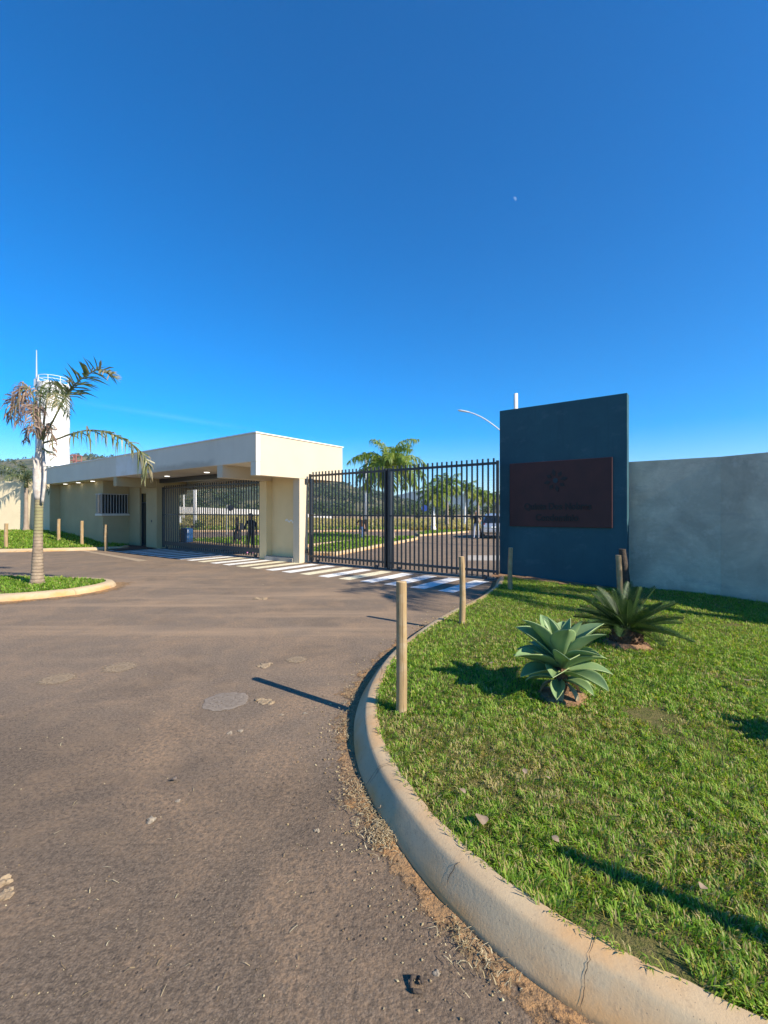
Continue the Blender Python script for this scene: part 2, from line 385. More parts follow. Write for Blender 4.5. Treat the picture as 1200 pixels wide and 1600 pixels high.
def mk_trunk():
    t = NT('palm_trunk_ringed')
    x, y, z = t.xyz()
    ring = t.ramp(t.math('FRACT', t.math('ADD', t.math('MULTIPLY', z, 15.0), t.math('MULTIPLY', t.noise(4, 2), .5))), [(0, .0), (.12, 1), (.85, 1), (1, 0)])
    c = t.mix(t.ramp(t.noise(8, 4, .65), [(.35, 0), (.65, 1)]), (.34, .26, .18), (.23, .17, .115))
    c = t.mix(t.ramp(t.math('MULTIPLY', z, .4), [(.36, 0), (.47, .5), (.62, .55), (.70, .3)]), c, (.21, .24, .08))
    c = t.mix(t.math('SUBTRACT', 1.0, ring), c, (.12, .085, .06))
    return t.done(c, .8, t.bump(t.math('ADD', ring, t.noise(40, 3)), .5, .012), spec=.3)
M['trunk'] = mk_trunk()
M['sheath'] = plain('palm_crownshaft', (.60, .56, .50), (.36, .31, .26), 9, .6, .3, 30, .004)
M['trunk_far'] = plain('palm_trunk_grey', (.34, .27, .21), (.24, .18, .13), 5, .85, .4, 20, .01)
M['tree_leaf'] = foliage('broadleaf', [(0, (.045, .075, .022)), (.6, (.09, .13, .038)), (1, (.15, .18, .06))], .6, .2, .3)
def mk_field():
    t = NT('dry_field')
    c = t.mix(t.ramp(t.noise(.25, 5, .65), [(.35, 0), (.65, 1)]), (.40, .285, .155), (.30, .215, .115))
    c = t.mix(t.ramp(t.noise(1, 5, .7, vec=t.mapped((.05, .35, 1))), [(.55, 0), (.68, .6)]), c, (.19, .165, .065))
    c = t.mix(t.ramp(t.noise(3, 5, .7), [(.5, 0), (.7, .6)]), c, (.46, .36, .22))
    return t.done(c, .95, t.bump(t.noise(4, 4, .7), .8, .2), spec=.1)
M['field'] = mk_field()
def mk_hill():
    t = NT('hill_cover')
    a = t.noise(.010, 6, .62, dist=.8)
    c = t.mix(t.ramp(a, [(.42, 0), (.56, 1)]), (.075, .092, .045), (.25, .215, .11))
    c = t.mix(t.ramp(t.noise(.06, 5, .7), [(.45, 0), (.62, .85)]), c, (.060, .076, .036))
    return t.done(c, .95, t.bump(t.noise(.12, 5, .7), 1, 5), spec=.05)
M['hill'] = mk_hill()
M['mountain'] = plain('mountain_cover', (.05, .065, .03), (.09, .09, .05), .004, .95, 0, spec=.05)

# ================================================================== THE SETTING
# ------------------------------------------------------------------ ground to the horizon, field, hills
g = MB(); N = 48
for rad, z in ((0, -.30), (60, -.30), (400, -.5), (4500, -2.0)):
    pass
vs_, fs_ = [(0, 0, -.32)], []
rings = [30, 80, 250, 900, 3000, 6500]
for r_ in rings:
    for k in range(N): vs_.append((r_ * math.cos(2 * math.pi * k / N), r_ * math.sin(2 * math.pi * k / N), -.32))
for k in range(N): fs_.append((0, 1 + k, 1 + (k + 1) % N))
for i in range(len(rings) - 1):
    for k in range(N):
        fs_.append((1 + i * N + k, 1 + (i + 1) * N + k, 1 + (i + 1) * N + (k + 1) % N, 1 + i * N + (k + 1) % N))
tag(g.add(vs_, fs_).build('ground', M['field']), kind='structure')

def field_z(x, y):
    u = smooth((y - 37) / 85)
    px = 600 + F * x / max(y, 1)
    hi = lerp_tab(px, [(0, 1.6), (262, 1.15), (400, .75), (520, -.2), (640, -.25), (1200, -.25)])
    return -.02 + u * (hi + .1) + .12 * mnoise.noise(Vector((x * .15, y * .15, 0))) * smooth((y - 40) / 15)
g = MB(); nx, ny = 110, 60
vs_ = []
for j in range(ny + 1):
    y = 36.2 + (j / ny) ** 1.6 * 224
    for i in range(nx + 1):
        x = -200 + 340 * i / nx
        vs_.append((x, y, field_z(x, y)))
fs_ = [(j * (nx + 1) + i, j * (nx + 1) + i + 1, (j + 1) * (nx + 1) + i + 1, (j + 1) * (nx + 1) + i) for j in range(ny) for i in range(nx)]
tag(g.add(vs_, fs_).build('field', M['field'], smooth=True, fix=False), kind='structure')

RIDGE = [(-900, 716), (-200, 712), (0, 726), (30, 722), (70, 717), (140, 716), (200, 722), (262, 733), (340, 736), (420, 741), (480, 744), (520, 748), (560, 758), (600, 768), (640, 779), (680, 789), (760, 794), (1200, 795), (2400, 795)]
def hill_z(x, y):
    px = 600 + F * x / max(y, 60)
    yr = lerp_tab(px, RIDGE)
    top = (800 - yr) / F * 620
    u = smooth((y - 240) / 380) if y < 620 else 1 - .8 * smooth((y - 620) / 500)
    n = mnoise.fractal(Vector((x * .006, y * .006, 3.1)), .9, 2.1, 5)
    spur = .80 + .2 * smooth((y - 400) / 200)
    return -1.2 + top * u * (spur + .10 * n) + 1.0 * n * smooth((y - 260) / 200)
g = MB(); nx, ny = 190, 70; vs_ = []
for j in range(ny + 1):
    y = 225 + 900 * (j / ny) ** 1.3
    for i in range(nx + 1):
        x = (-1.55 + 2.7 * i / nx) * max(y, 400)
        vs_.append((x, y, hill_z(x, y)))
fs_ = [(j * (nx + 1) + i, j * (nx + 1) + i + 1, (j + 1) * (nx + 1) + i + 1, (j + 1) * (nx + 1) + i) for j in range(ny) for i in range(nx)]
tag(g.add(vs_, fs_).build('hills', M['hill'], smooth=True, fix=False), kind='structure')
MTN = [(-800, 788), (440, 790), (560, 783), (610, 775), (650, 766), (690, 764), (720, 768), (760, 771), (820, 772), (1000, 776), (1200, 780), (1900, 785)]
g = MB(); nx, ny = 150, 14; vs_ = []
for j in range(ny + 1):
    y = 2300 + 900 * j / ny
    for i in range(nx + 1):
        x = (-1.2 + 2.4 * i / nx) * y
        px = 600 + F * x / y
        top = (800 - lerp_tab(px, MTN)) / F * 2750
        u = smooth((y - 2300) / 450) if y < 2750 else 1 - smooth((y - 2750) / 450)
        n = mnoise.fractal(Vector((x * .002, y * .002, 9)), .9, 2.1, 5)
        vs_.append((x, y, -3 + top * u * (1 + .09 * n)))
fs_ = [(j * (nx + 1) + i, j * (nx + 1) + i + 1, (j + 1) * (nx + 1) + i + 1, (j + 1) * (nx + 1) + i) for j in range(ny) for i in range(nx)]
tag(g.add(vs_, fs_).build('mountains', M['mountain'], smooth=True, fix=False), kind='structure')

def leaf_cloud(mb, c, rx, rz, n, size, seed_r=.5):
    """many small leaf faces spread through an uneven crown made of lobes"""
    lobes = [(Vector((random.gauss(0, .42), random.gauss(0, .42), random.gauss(0, .38))), random.uniform(.35, .62)) for _ in range(7)]
    for _ in range(n):
        lc, lr = random.choice(lobes)
        d = Vector((random.gauss(0, 1), random.gauss(0, 1), random.gauss(0, 1))).normalized()
        p = lc + d * lr * random.random() ** .35
        q = Vector((c[0] + p.x * rx, c[1] + p.y * rx, c[2] + p.z * rz))
        nrm = (d + Vector((random.gauss(0, .6), random.gauss(0, .6), random.gauss(0, .6)))).normalized()
        a = nrm.orthogonal().normalized(); b = nrm.cross(a); s = size * random.uniform(.6, 1.4)
        ang = random.uniform(0, 6.28); a, b = a * math.cos(ang) + b * math.sin(ang), b * math.cos(ang) - a * math.sin(ang)
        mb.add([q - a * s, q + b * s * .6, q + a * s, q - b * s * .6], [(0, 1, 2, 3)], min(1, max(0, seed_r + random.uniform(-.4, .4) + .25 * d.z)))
# woods on the hillside: nobody could count them
w = MB()
cnt = 0
while cnt < 1500:
    y = random.uniform(250, 640); px = random.uniform(-60, 700); x = (px - 600) / F * y
    dens = mnoise.noise(Vector((x * .012, y * .012, 5))) + .25 * mnoise.noise(Vector((x * .05, y * .05, 8)))
    if dens < random.uniform(-.35, .35): continue
    h = random.uniform(3, 6.5)
    leaf_cloud(w, (x, y, hill_z(x, y) + h * .35), h * .62, h * .55, 26, h * .20)
    cnt += 1
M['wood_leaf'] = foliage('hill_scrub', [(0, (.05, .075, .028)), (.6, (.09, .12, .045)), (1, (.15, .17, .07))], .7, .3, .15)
tag(w.build('hillside_wood', M['wood_leaf'], fix=False), 'dark green scrub and woodland covering the far hillside', 'woodland', kind='stuff')

# ------------------------------------------------------------------ roads
def sheet(name, pts, z, mat, kind='structure', parent=None):
    m = MB(); m.add([(p[0], p[1], z) for p in pts], [tuple(range(len(pts)))])
    o = m.build(name, mat, parent, fix=False)
    if o.data.polygons[0].normal.z < 0: o.data.flip_normals()
    if kind: tag(o, kind=kind)
    return o
sheet('road', [(-120, -30), (45, -30), (45, 36.6), (-120, 36.6)], 0, M['asphalt'])

# ------------------------------------------------------------------ kerbs and lawns
def offset_line(pts, d):
    out = []
    for i, p in enumerate(pts):
        a = pts[max(i - 1, 0)]; b = pts[min(i + 1, len(pts) - 1)]
        t = (b - a); t.z = 0; t.normalize(); out.append(p + Vector((t.y, -t.x, 0)) * d)
    return out
KPROF = [(0, -.04), (0, .018), (.008, .032), (.030, .060), (.053, .088), (.074, .114), (.084, .124), (.096, .130), (.135, .135), (.178, .136), (.178, -.04)]
def kerb(name, pts, side=1, prof=KPROF, zf=None, wob=.004):
    m = MB(); n = len(prof); vs, fs = [], []
    offs = [offset_line(pts, side * u) for u, z in prof]
    for i in range(len(pts)):
        base = zf(pts[i].x, pts[i].y) if zf else 0
        for k, (u, z) in enumerate(prof):
            p = offs[k][i]
            if k >= n - 2: p = p + (offs[0][i] - p).normalized() * (.012 * mnoise.noise(Vector((p.x * 11, p.y * 11, 4))) + .006)
            w_ = wob * mnoise.noise(Vector((p.x * 3, p.y * 3, z * 9)))
            vs.append((p.x, p.y, z + base + (w_ if 1 < k < n - 1 else 0)))
    for i in range(len(pts) - 1):
        for k in range(n - 1): fs.append((i * n + k, i * n + k + 1, (i + 1) * n + k + 1, (i + 1) * n + k))
    fs.append(tuple(range(n))); fs.append(tuple((len(pts) - 1) * n + k for k in range(n)))
    o = m.add(vs, fs).build(name, M['kerb'], smooth=True)
    md_ = o.modifiers.new('split', 'EDGE_SPLIT'); md_.split_angle = R(50)
    return tag(o, kind='structure')
# the kerb that sweeps round the lawn, from the blue wall to beside the camera and on to the right
KOUT = catmull([(2.62, 10.25, 0), (2.25, 9.1, 0), (1.62, 7.75, 0), (.97, 6.69, 0), (.47, 5.75, 0), (.05, 4.78, 0), (-.155, 4.02, 0), (-.222, 3.45, 0), (-.200, 2.98, 0), (-.128, 2.62, 0),
                (-.02, 2.30, 0), (.075, 2.09, 0), (.20, 1.86, 0), (.345, 1.66, 0), (.51, 1.49, 0), (.67, 1.36, 0), (.95, 1.17, 0), (1.5, .85, 0), (2.6, .25, 0), (4.5, -.7, 0), (7.5, -2.0, 0)], 8)
kb = kerb('kerb', KOUT, -1)
cracks = MB()
for (cx, cy, k0, k1) in ((.245, 1.80, 3, 7), (-.10, 2.55, 1, 9), (.62, 1.40, 1, 9), (-.21, 3.3, 4, 9), (.02, 4.7, 2, 9)):
    i = min(range(len(KOUT)), key=lambda q: (KOUT[q].x - cx) ** 2 + (KOUT[q].y - cy) ** 2)
    tg = (KOUT[i + 1] - KOUT[i - 1]).normalized(); nr = Vector((-tg.y, tg.x, 0)); jit = 0; pts = []
    for k in range(k0 * 3, k1 * 3 + 1):
        a, b = KPROF[k // 3], KPROF[min(k // 3 + 1, len(KPROF) - 2)]; f = (k % 3) / 3; jit += random.uniform(-.004, .004)
        pts.append(KOUT[i] + nr * (a[0] + (b[0] - a[0]) * f - .002) + Vector((0, 0, a[1] + (b[1] - a[1]) * f + .0035)) + tg * jit)
    vs_ = []
    for q, p in enumerate(pts):
        w_ = random.uniform(.0005, .0018) * (0.3 if q in (0, len(pts) - 1) else 1); vs_ += [p - tg * w_, p + tg * w_]
    cracks.add(vs_, [(2 * q, 2 * q + 1, 2 * q + 3, 2 * q + 2) for q in range(len(pts) - 1)])
cracks.build('crack', plain('crack_dark', (.09, .07, .05), (.06, .045, .03), 30, .95, 0), kb, fix=False)
KIN = offset_line(KOUT, -.168)
# far edge of the lawn: foot of the blue wall, then the grey wall
W0, W1 = Vector((5.02, 9.22, 0)), Vector((6.33, 8.30, 0))
W2 = W1 + Vector((2.0, -3.5, 0)) * 2.6
pa, pb = P(-6.2, 2.2), P(-8.98, 2.2)
def along(poly, n):
    L = [0]
    for a, b in zip(poly, poly[1:]): L.append(L[-1] + (b - a).length)
    out = []
    for i in range(n):
        d = L[-1] * i / (n - 1)
        for k in range(len(poly) - 1):
            if d <= L[k + 1] + 1e-9:
                out.append(poly[k].lerp(poly[k + 1], (d - L[k]) / max(1e-9, L[k + 1] - L[k]))); break
    return out
nK = len(KIN)
FARL = along([Vector((pa.x, pa.y, 0)), Vector((pb.x, pb.y, 0)), W0, W1, W2], nK)
def lawn_z(z0, z1, v, p): return z0 + (z1 - z0) * smooth(v) + .018 * mnoise.noise(Vector((p.x * 1.3, p.y * 1.3, 0))) * min(1, v * 8)
def strip_lawn(name, A, B, z0f, z1f, nv=24):
    vs, fs = [], []; n = len(A)
    for i in range(n):
        for j in range(nv + 1):
            v = j / nv; p = A[i].lerp(B[i], v)
            vs.append(Vector((p.x, p.y, lawn_z(z0f(i / (n - 1)), z1f(i / (n - 1)), v, p))))
    for i in range(n - 1):
        for j in range(nv): fs.append((i * (nv + 1) + j, i * (nv + 1) + j + 1, (i + 1) * (nv + 1) + j + 1, (i + 1) * (nv + 1) + j))
    o = MB().add(vs, fs).build(name, M['lawn'], smooth=True, fix=False)
    if sum(p.normal.z for p in o.data.polygons) < 0: o.data.flip_normals()
    tag(o, kind='structure'); return vs, fs
L_v, L_f = strip_lawn('lawn', KIN, FARL, lambda u: .118, lambda u: lerp_tab(u, [(0, .12), (.3, .03), (.5, -.06), (1, -.06)]))

def scatter(verts, faces, dens, keep=None):
    """random points on faces; dens(p) blades per square metre"""
    out = []
    for f in faces:
        a, b, c, d = (verts[i] for i in f)
        cen = (a + b + c + d) / 4
        area = ((b - a).cross(c - a)).length / 2 + ((c - a).cross(d - a)).length / 2
        k = area * dens(cen); k = int(k) + (random.random() < k - int(k))
        for _ in range(k):
            u, v = random.random(), random.random()
            p = a.lerp(b, v).lerp(d.lerp(c, v), u)
            if keep is None or keep(p): out.append(p)
    return out
def grass(name, pts, h0, h1, w0, label, lean=.95, dry=.12):
    pts = np.array([tuple(p) for p in pts]); n = len(pts)
    az = rng.uniform(0, 2 * np.pi, n); h = rng.uniform(h0, h1, n); w = w0 * rng.uniform(.6, 1.35, n)
    sx = np.array([mnoise.noise(Vector((p[0] * 1.4, p[1] * 1.4, 2))) + .5 * mnoise.noise(Vector((p[0] * 6, p[1] * 6, 7))) for p in pts])
    sx = sx + .7 * np.array([mnoise.noise(Vector((p[0] * .55 + 3, p[1] * .55, 12))) for p in pts])
    fx = np.array([mnoise.noise(Vector((p[0] * 13, p[1] * 13, 31))) for p in pts])
    az = np.array([mnoise.noise(Vector((p[0] * 8, p[1] * 8, 41))) for p in pts]) * 9 + rng.normal(0, .8, n)
    h *= 1 + .22 * sx + .75 * fx
    ln = rng.uniform(.15, 1.0, n) * lean * 1.4
    d = np.stack([np.cos(az), np.sin(az), np.zeros(n)], 1); s = np.stack([-np.sin(az), np.cos(az), np.zeros(n)], 1)
    up = np.array([0, 0, 1.0])
    tw = rng.uniform(-.6, .6, n)[:, None]
    s2 = s * np.cos(tw) + up * np.sin(tw) * .6
    m1 = pts + d * (h * ln * .35)[:, None] + up * (h * np.cos(ln * .5) * .62)[:, None]
    m2 = pts + d * (h * ln * .85)[:, None] + up * (h * (1.0 - .42 * ln))[:, None]
    hw = (w / 2)[:, None]
    V = np.stack([pts - s * hw * .7, pts + s * hw * .7, m1 - s2 * hw, m1 + s2 * hw, m2], 1).reshape(-1, 3)
    V[:, 2] -= 0
    me = bpy.data.meshes.new(name)
    me.vertices.add(5 * n); me.vertices.foreach_set('co', V.ravel())
    base = (np.arange(n) * 5)[:, None]
    quads = base + np.array([0, 1, 3, 2]); tris = base + np.array([2, 3, 4])
    loops = np.concatenate([quads, tris], 1).ravel()
    me.loops.add(len(loops)); me.loops.foreach_set('vertex_index', loops)
    me.polygons.add(2 * n)
    starts = (np.arange(n) * 7)[:, None] + np.array([0, 4]); me.polygons.foreach_set('loop_start', starts.ravel())
    me.update(calc_edges=True)
    rv = np.clip(rng.uniform(0.0, .70, n) + sx * .20 + fx * .25, 0, .8)
    dead = rng.random(n) < dry * (1 + 2.2 * np.clip(-sx + .1, 0, 1.2)); rv[dead] = rng.uniform(.82, 1, dead.sum())
    a = me.attributes.new('rnd', 'FLOAT', 'POINT'); a.data.foreach_set('value', np.repeat(rv, 5))
    me.materials.append(M['grass']); me.polygons.foreach_set('use_smooth', [True] * len(me.polygons))
    o = bpy.data.objects.new(name, me); col.objects.link(o)
    return tag(o, label, 'grass', kind='stuff')
AG = at(877, 1085, z=.12); CY = at(978, 1003, z=.10)
def in_view(p, m=.12): return p.y > .9 and -m < 600 + F * p.x / p.y < 1200 + 1200 * m
def lawn_keep(p):
    if p.y > 13 or not in_view(p): return False
    if (Vector((p.x - AG.x, p.y - AG.y))).length < .11 * random.uniform(.5, 1.4): return False
    if (Vector((p.x - CY.x, p.y - CY.y))).length < .20 * random.uniform(.5, 1.3): return False
    q = p - C0; s_ = q.x * ES.x + q.y * ES.y; t_ = q.x * ET.x + q.y * ET.y
    if -9.2 < t_ < -5.9 and s_ > 2.2 - .42 * random.uniform(.6, 1.25): return False
    bare = mnoise.noise(Vector((p.x * 1.7, p.y * 1.7, 11))) + .6 * mnoise.noise(Vector((p.x * 5, p.y * 5, 4)))
    return bare < random.uniform(.30, .85)
lp = scatter(L_v, L_f, lambda p: 0 if not in_view(p, .2) else (20000 if p.y < 2.2 else 14500 if p.y < 3.2 else 8500 if p.y < 5 else 4600), lawn_keep)
for i in range(nK - 1):       # tufts that lean over the kerb
    a, b = KIN[i], KIN[i + 1]
    if not in_view(a, .3) or a.y > 9: continue
    for _ in range(int((b - a).length * (420 if a.y < 3.2 else 220))):
        q = a.lerp(b, random.random()); tuft = mnoise.noise(Vector((q.x * 7, q.y * 7, 3)))
        if tuft < random.uniform(-.5, .5): continue
        d = FARL[i] - KIN[i]; d.normalize(); q = q + d * random.uniform(-.022, .03); q.z = .128; lp.append(q)
near = [p for p in lp if p.y < 3.2]; far = [p for p in lp if p.y >= 3.2]
grass('grass_near', near, .015, .044, .0047, 'broad bladed green grass of the lawn beside the near kerb', dry=.22)
grass('grass_far', far, .020, .046, .0066, 'sunlit green grass of the lawn around the two rosette plants', dry=.13)
# bare sandy strip at the foot of the blue wall
sg = MB(); n = 30; vs_, fs_ = [], []
for i in range(n + 1):
    t_ = -6.25 - 2.6 * i / n
    wd = .42 + .10 * mnoise.noise(Vector((t_ * 2.2, 0, 0)))
    for k in range(5):
        s_ = 2.19 - wd * k / 4
        p = P(t_, s_); vs_.append((p.x, p.y, .155 - .16 * (i / n) * .55 - .035 * (k / 4) ** 2 + .012 * mnoise.noise(Vector((p.x * 4, p.y * 4, 1)))))
for i in range(n):
    for k in range(4): fs_.append((i * 5 + k, i * 5 + k + 1, (i + 1) * 5 + k + 1, (i + 1) * 5 + k))
o = sg.add(vs_, fs_).build('soil_strip', M['soil'], smooth=True, fix=False); tag(o, kind='structure')
if o.data.polygons[0].normal.z < 0: o.data.flip_normals()

# traffic island with the young palm, at the left
IS = catmull([(-16, 8.15, 0), (-10.5, 7.75, 0), (-8.3, 7.55, 0), (-6.9, 7.78, 0), (-6.02, 8.35, 0), (-5.72, 9.0, 0), (-5.83, 9.62, 0), (-6.35, 10.0, 0), (-7.6, 10.25, 0), (-10, 10.6, 0), (-16, 11.2, 0)], 8)
ISK = [(0, -.04), (0, .02), (.02, .06), (.055, .10), (.10, .118), (.20, .122), (.20, -.04)]
kerb('kerb', IS, -1, ISK)
ISI = offset_line(IS, -.19); h2 = len(ISI) // 2
ISa, ISb = along(ISI[:h2 + 1], 40), along(ISI[h2:][::-1], 40)
I_v, I_f = strip_lawn('island_lawn', ISa, ISb, lambda u: .10, lambda u: .10, 10)
ip = scatter(I_v, I_f, lambda p: 1900 if in_view(p) else 0)
grass('grass_island', ip, .03, .075, .014, 'bright green grass on the island around the leaning palm', dry=.05)

# left lawn, kerb and the slope up to the gatehouse
LK = catmull([(-32, 16.9, 0), (-20, 17.2, 0), (-15.2, 17.55, 0), (-12.6, 18.25, 0), (-11.45, 18.75, 0), (-11.2, 19.2, 0), (-11.35, 19.75, 0)], 8)
kerb('kerb', LK, -1, ISK)
LKI = offset_line(LK, -.19)
bq = [P(11.9, .62), P(17.2, .62)]
LF = along([Vector((-32, 24.0, 0)), Vector((-17.1, 24.0, 0)), bq[1], bq[0], Vector((-11.45, 19.9, 0))], len(LKI))
G_v, G_f = strip_lawn('slope_lawn', LKI, LF, lambda u: .11, lambda u: lerp_tab(u, [(0, .66), (.60, .58), (.74, .50), (.97, .12), (1, .12)]), 12)
gp = scatter(G_v, G_f, lambda p: 420 if in_view(p) else 0)
grass('grass_slope', gp, .06, .12, .030, 'mown green grass on the slope before the gatehouse', dry=.04)

# islands and verges beyond the gates
def poly_lawn(name, pts, z, kw, label, dens, closed=True):
    pts = [Vector((p[0], p[1], 0)) for p in pts]
    ar = sum(a.x * b.y - b.x * a.y for a, b in zip(pts, pts[1:] + pts[:1]))
    if ar > 0: pts = pts[::-1]
    loop = pts + [pts[0], pts[1]]
    kerb('kerb', loop, 1, [(0, -.04), (0, .09), (.03, .125), (.18, .13), (.18, -.04)])
    cen = sum(pts, Vector()) / len(pts)
    inn = [p + (cen - p).normalized() * .17 for p in pts]
    sheet(name, inn, z, M['lawn'])
    n = len(inn)
    vs = [Vector((p.x, p.y, z)) for p in inn] + [Vector((cen.x, cen.y, z))]
    fs = [(i, (i + 1) % n, n, n) for i in range(n)]
    pp = scatter(vs, fs, lambda p: dens)
    grass('grass_verge', pp, .07, .14, .04, label, dry=.06)
poly_lawn('island_lawn', catmull([(-1.75, 16.15, 0), (-.6, 18.9, 0), (.75, 22.3, 0), (2.0, 25.7, 0), (1.6, 26.8, 0), (.2, 26.2, 0), (-1.5, 23.6, 0), (-3.0, 19.6, 0), (-3.0, 16.7, 0), (-1.75, 16.15, 0)], 5)[:-1], .11, .2,
          'grass of the wedge shaped island behind the double gate', 260)
A_ = [P(13, 4.15), P(5.0, 4.15), P(4.4, 6), P(5.2, 13), P(12, 16)]
poly_lawn('verge_lawn', A_, .11, .2, 'grass of the lawn seen through the left gate', 130)
A_ = [(2.35, 28.9), (4.4, 31.6), (6.6, 34.4), (6.2, 36.3), (3.6, 36.3), (2.2, 31.0)]
poly_lawn('avenue_lawn', A_, .11, .2, 'grass of the avenue strip under the row of palms', 160)
# far verge with its kerb along the field
fk = [Vector((-90, 35.4, 0)), Vector((-6.1, 35.6, 0)), Vector((2.2, 36.6, 0))]
kerb('kerb', along(fk, 40), -1, [(0, -.04), (0, .10), (.03, .14), (.25, .145), (.25, -.04)])
avr = [P(-4.6, 24.5), P(-4.6, 140), P(-9.6, 140), P(-9.6, 24.5)]
sheet('avenue', [(p.x, p.y) for p in avr], .135, M['asphalt'])
rv = [Vector((-60, 35.7, 0)), Vector((2.0, 36.7, 0))]
vs_ = []; 
V_v = []; V_f = []
for i in range(41):
    a = rv[0].lerp(rv[1], i / 40); b = a + Vector((0, 5.5, 0))
    V_v += [Vector((a.x, a.y, .13)), Vector((b.x, b.y, .14))]
V_f = [(2 * i, 2 * i + 1, 2 * i + 3, 2 * i + 2) for i in range(40)]
o = MB().add(V_v, V_f).build('far_verge', M['lawn'], fix=False); tag(o, kind='structure')
vp = scatter(V_v, V_f, lambda p: 70 if in_view(p) else 0)
grass('grass_verge', vp, .12, .3, .07, 'strip of grass along the far kerb below the dry field', dry=.35)
# dry tall grass of the field
fp = []
for _ in range(42000):
    y = 39 + random.random() ** 1.6 * 60; px = random.uniform(240, 800)
    x = (px - 600) / F * y; fp.append(Vector((x, y, field_z(x, y) - .02)))
o = grass('dry_grass', fp, .25, .6, .10, 'tall straw coloured grass of the dry field', dry=1.2)

# ------------------------------------------------------------------ zebra crossing in front of the gates
zc = empty('zebra_crossing', P(0, 0)); tag(zc, kind='structure')
zi = zc.matrix_basis
k = 0
t_ = -6.25
while t_ < 10.3:
    m = MB(); x0, x1 = t_, t_ + .36
    s0, s1 = (-.02, 1.72)
    nn = 6; vs_, fs_ = [], []
    for i in range(nn + 1):
        s = s0 + (s1 - s0) * i / nn
        for tt in (x0, x1):
            p = P(tt + random.uniform(-.012, .012), s) - C0; vs_.append((p.x, p.y, .004))
    fs_ = [(2 * i, 2 * i + 1, 2 * i + 3, 2 * i + 2) for i in range(nn)]
    o = m.add(vs_, fs_).build('stripe', M['stripe_yellow'] if k in (4, 6, 9, 10, 13) else M['stripe_white'], zc, fix=False)
    if o.data.polygons[0].normal.z < 0: o.data.flip_normals()
    t_ += .683; k += 1
# dusty edge line and the pale patch on the inner road
o = sheet('edge_line', [P(10.6, -.55), P(10.6, -.75), P(4.5, -1.15), P(4.5, -.85)], .005, M['dusty_line'])
o = sheet('concrete_patch', [at(730, 868), at(790, 868), at(790, 876), at(728, 876)], .006, M['concrete'])
o = sheet('gate_threshold', [P(-.25, 1.86), P(-6.28, 1.86), P(-6.28, 2.06), P(-.25, 2.06)], .005, M['concrete'])
o = sheet('gate_threshold', [P(2.2, 1.72), P(8.9, 1.72), P(8.9, 1.95), P(2.2, 1.95)], .005, M['concrete'])
o = sheet('entrance_paving', [P(2.2, 3.2), P(9.4, 3.2), P(9.4, 4.1), P(2.2, 4.1)], .006, M['concrete'])
o = sheet('porch_floor', [P(9.0, .1), P(11.8, .1), P(11.8, 2.2), P(9.0, 2.2)], .05, M['tile'])

# ================================================================== THE GATEHOUSE
gh = empty('gatehouse', C0); tag(gh, 'long low cream gatehouse with deep flat roof band between water tank and double gate', 'building')
GI = Matrix.Translation(-C0)
def part(name, mb, mat, parent=gh, **kw):
    """mesh written in place coordinates, parented to a thing standing at C0"""
    mb.v = [tuple(Vector(p) - C0) for p in mb.v]
    o = mb.build(name, mat, parent, **kw); return o
def sub(name, mb, mat, parent, **kw):
    mb.v = [tuple(Vector(p) - C0) for p in mb.v]
    return mb.build(name, mat, parent, **kw)
ZS, ZR, ZB = 3.04, 3.84, 2.65
roof = part('roof', MB().box(.25, 17.3, .16, 3.55, ZS, 3.70, P), M['fascia'])
sub('front_fascia', MB().box(0, 17.36, 0, .16, ZS - .004, ZR, P), M['fascia'], roof, bevel=.008)
sub('end_fascia', MB().box(0, .245, .162, 3.63, ZB, ZR - .003, P), M['cream'], roof, bevel=.008)
sub('fascia_drop', MB().box(.004, .248, .004, .158, ZB, ZS - .006, P), M['fascia'], roof)
sub('rear_fascia', MB().box(.25, 17.36, 3.552, 3.63, 2.66, ZR - .003, P), M['fascia'], roof)
sub('coping', MB().box(-.03, 17.39, -.03, .20, ZR, ZR + .035, P).box(-.03, .27, .203, 3.66, ZR + .002, ZR + .033, P), M['coping'], roof)
for a, b in ((1.65, 1.93), (9.02, 9.30)):
    sub('crossbeam', MB().box(a, b, .01, 1.9, ZB, ZS - .002, P), M['beige_shade'] if a > 5 else M['cream'], roof, bevel=.006)
sub('crossbeam', MB().box(1.93, 9.02, 1.72, 1.95, 2.86, ZS - .002, P), M['steel_dark'], roof)
# end block beside the double gate
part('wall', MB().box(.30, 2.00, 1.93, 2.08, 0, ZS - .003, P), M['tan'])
part('pilaster', MB().box(0.002, .30, 1.64, 2.00, 0, ZB - .002, P), M['cream'], bevel=.008)
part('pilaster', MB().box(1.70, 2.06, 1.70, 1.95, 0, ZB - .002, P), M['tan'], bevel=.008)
part('plinth', MB().box(.31, 1.69, 1.62, 1.93, 0, .13, P), M['concrete'], bevel=.01)
# weathered scrawl of bare filler on the shaded wall
wv = MB()
for k in range(9):
    a = 1.00 - .055 * k; z0 = 1.31 + .03 * math.sin(k * 1.7) - .006 * k
    p = [P(a, 1.926, z0), P(a - .05, 1.926, z0 - .02), P(a - .06, 1.926, z0 + .03), P(a - .015, 1.926, z0 + .05)]
    wv.add(p, [(0, 1, 2, 3)])
part('filler_patch', wv, M['white'], fix=False)
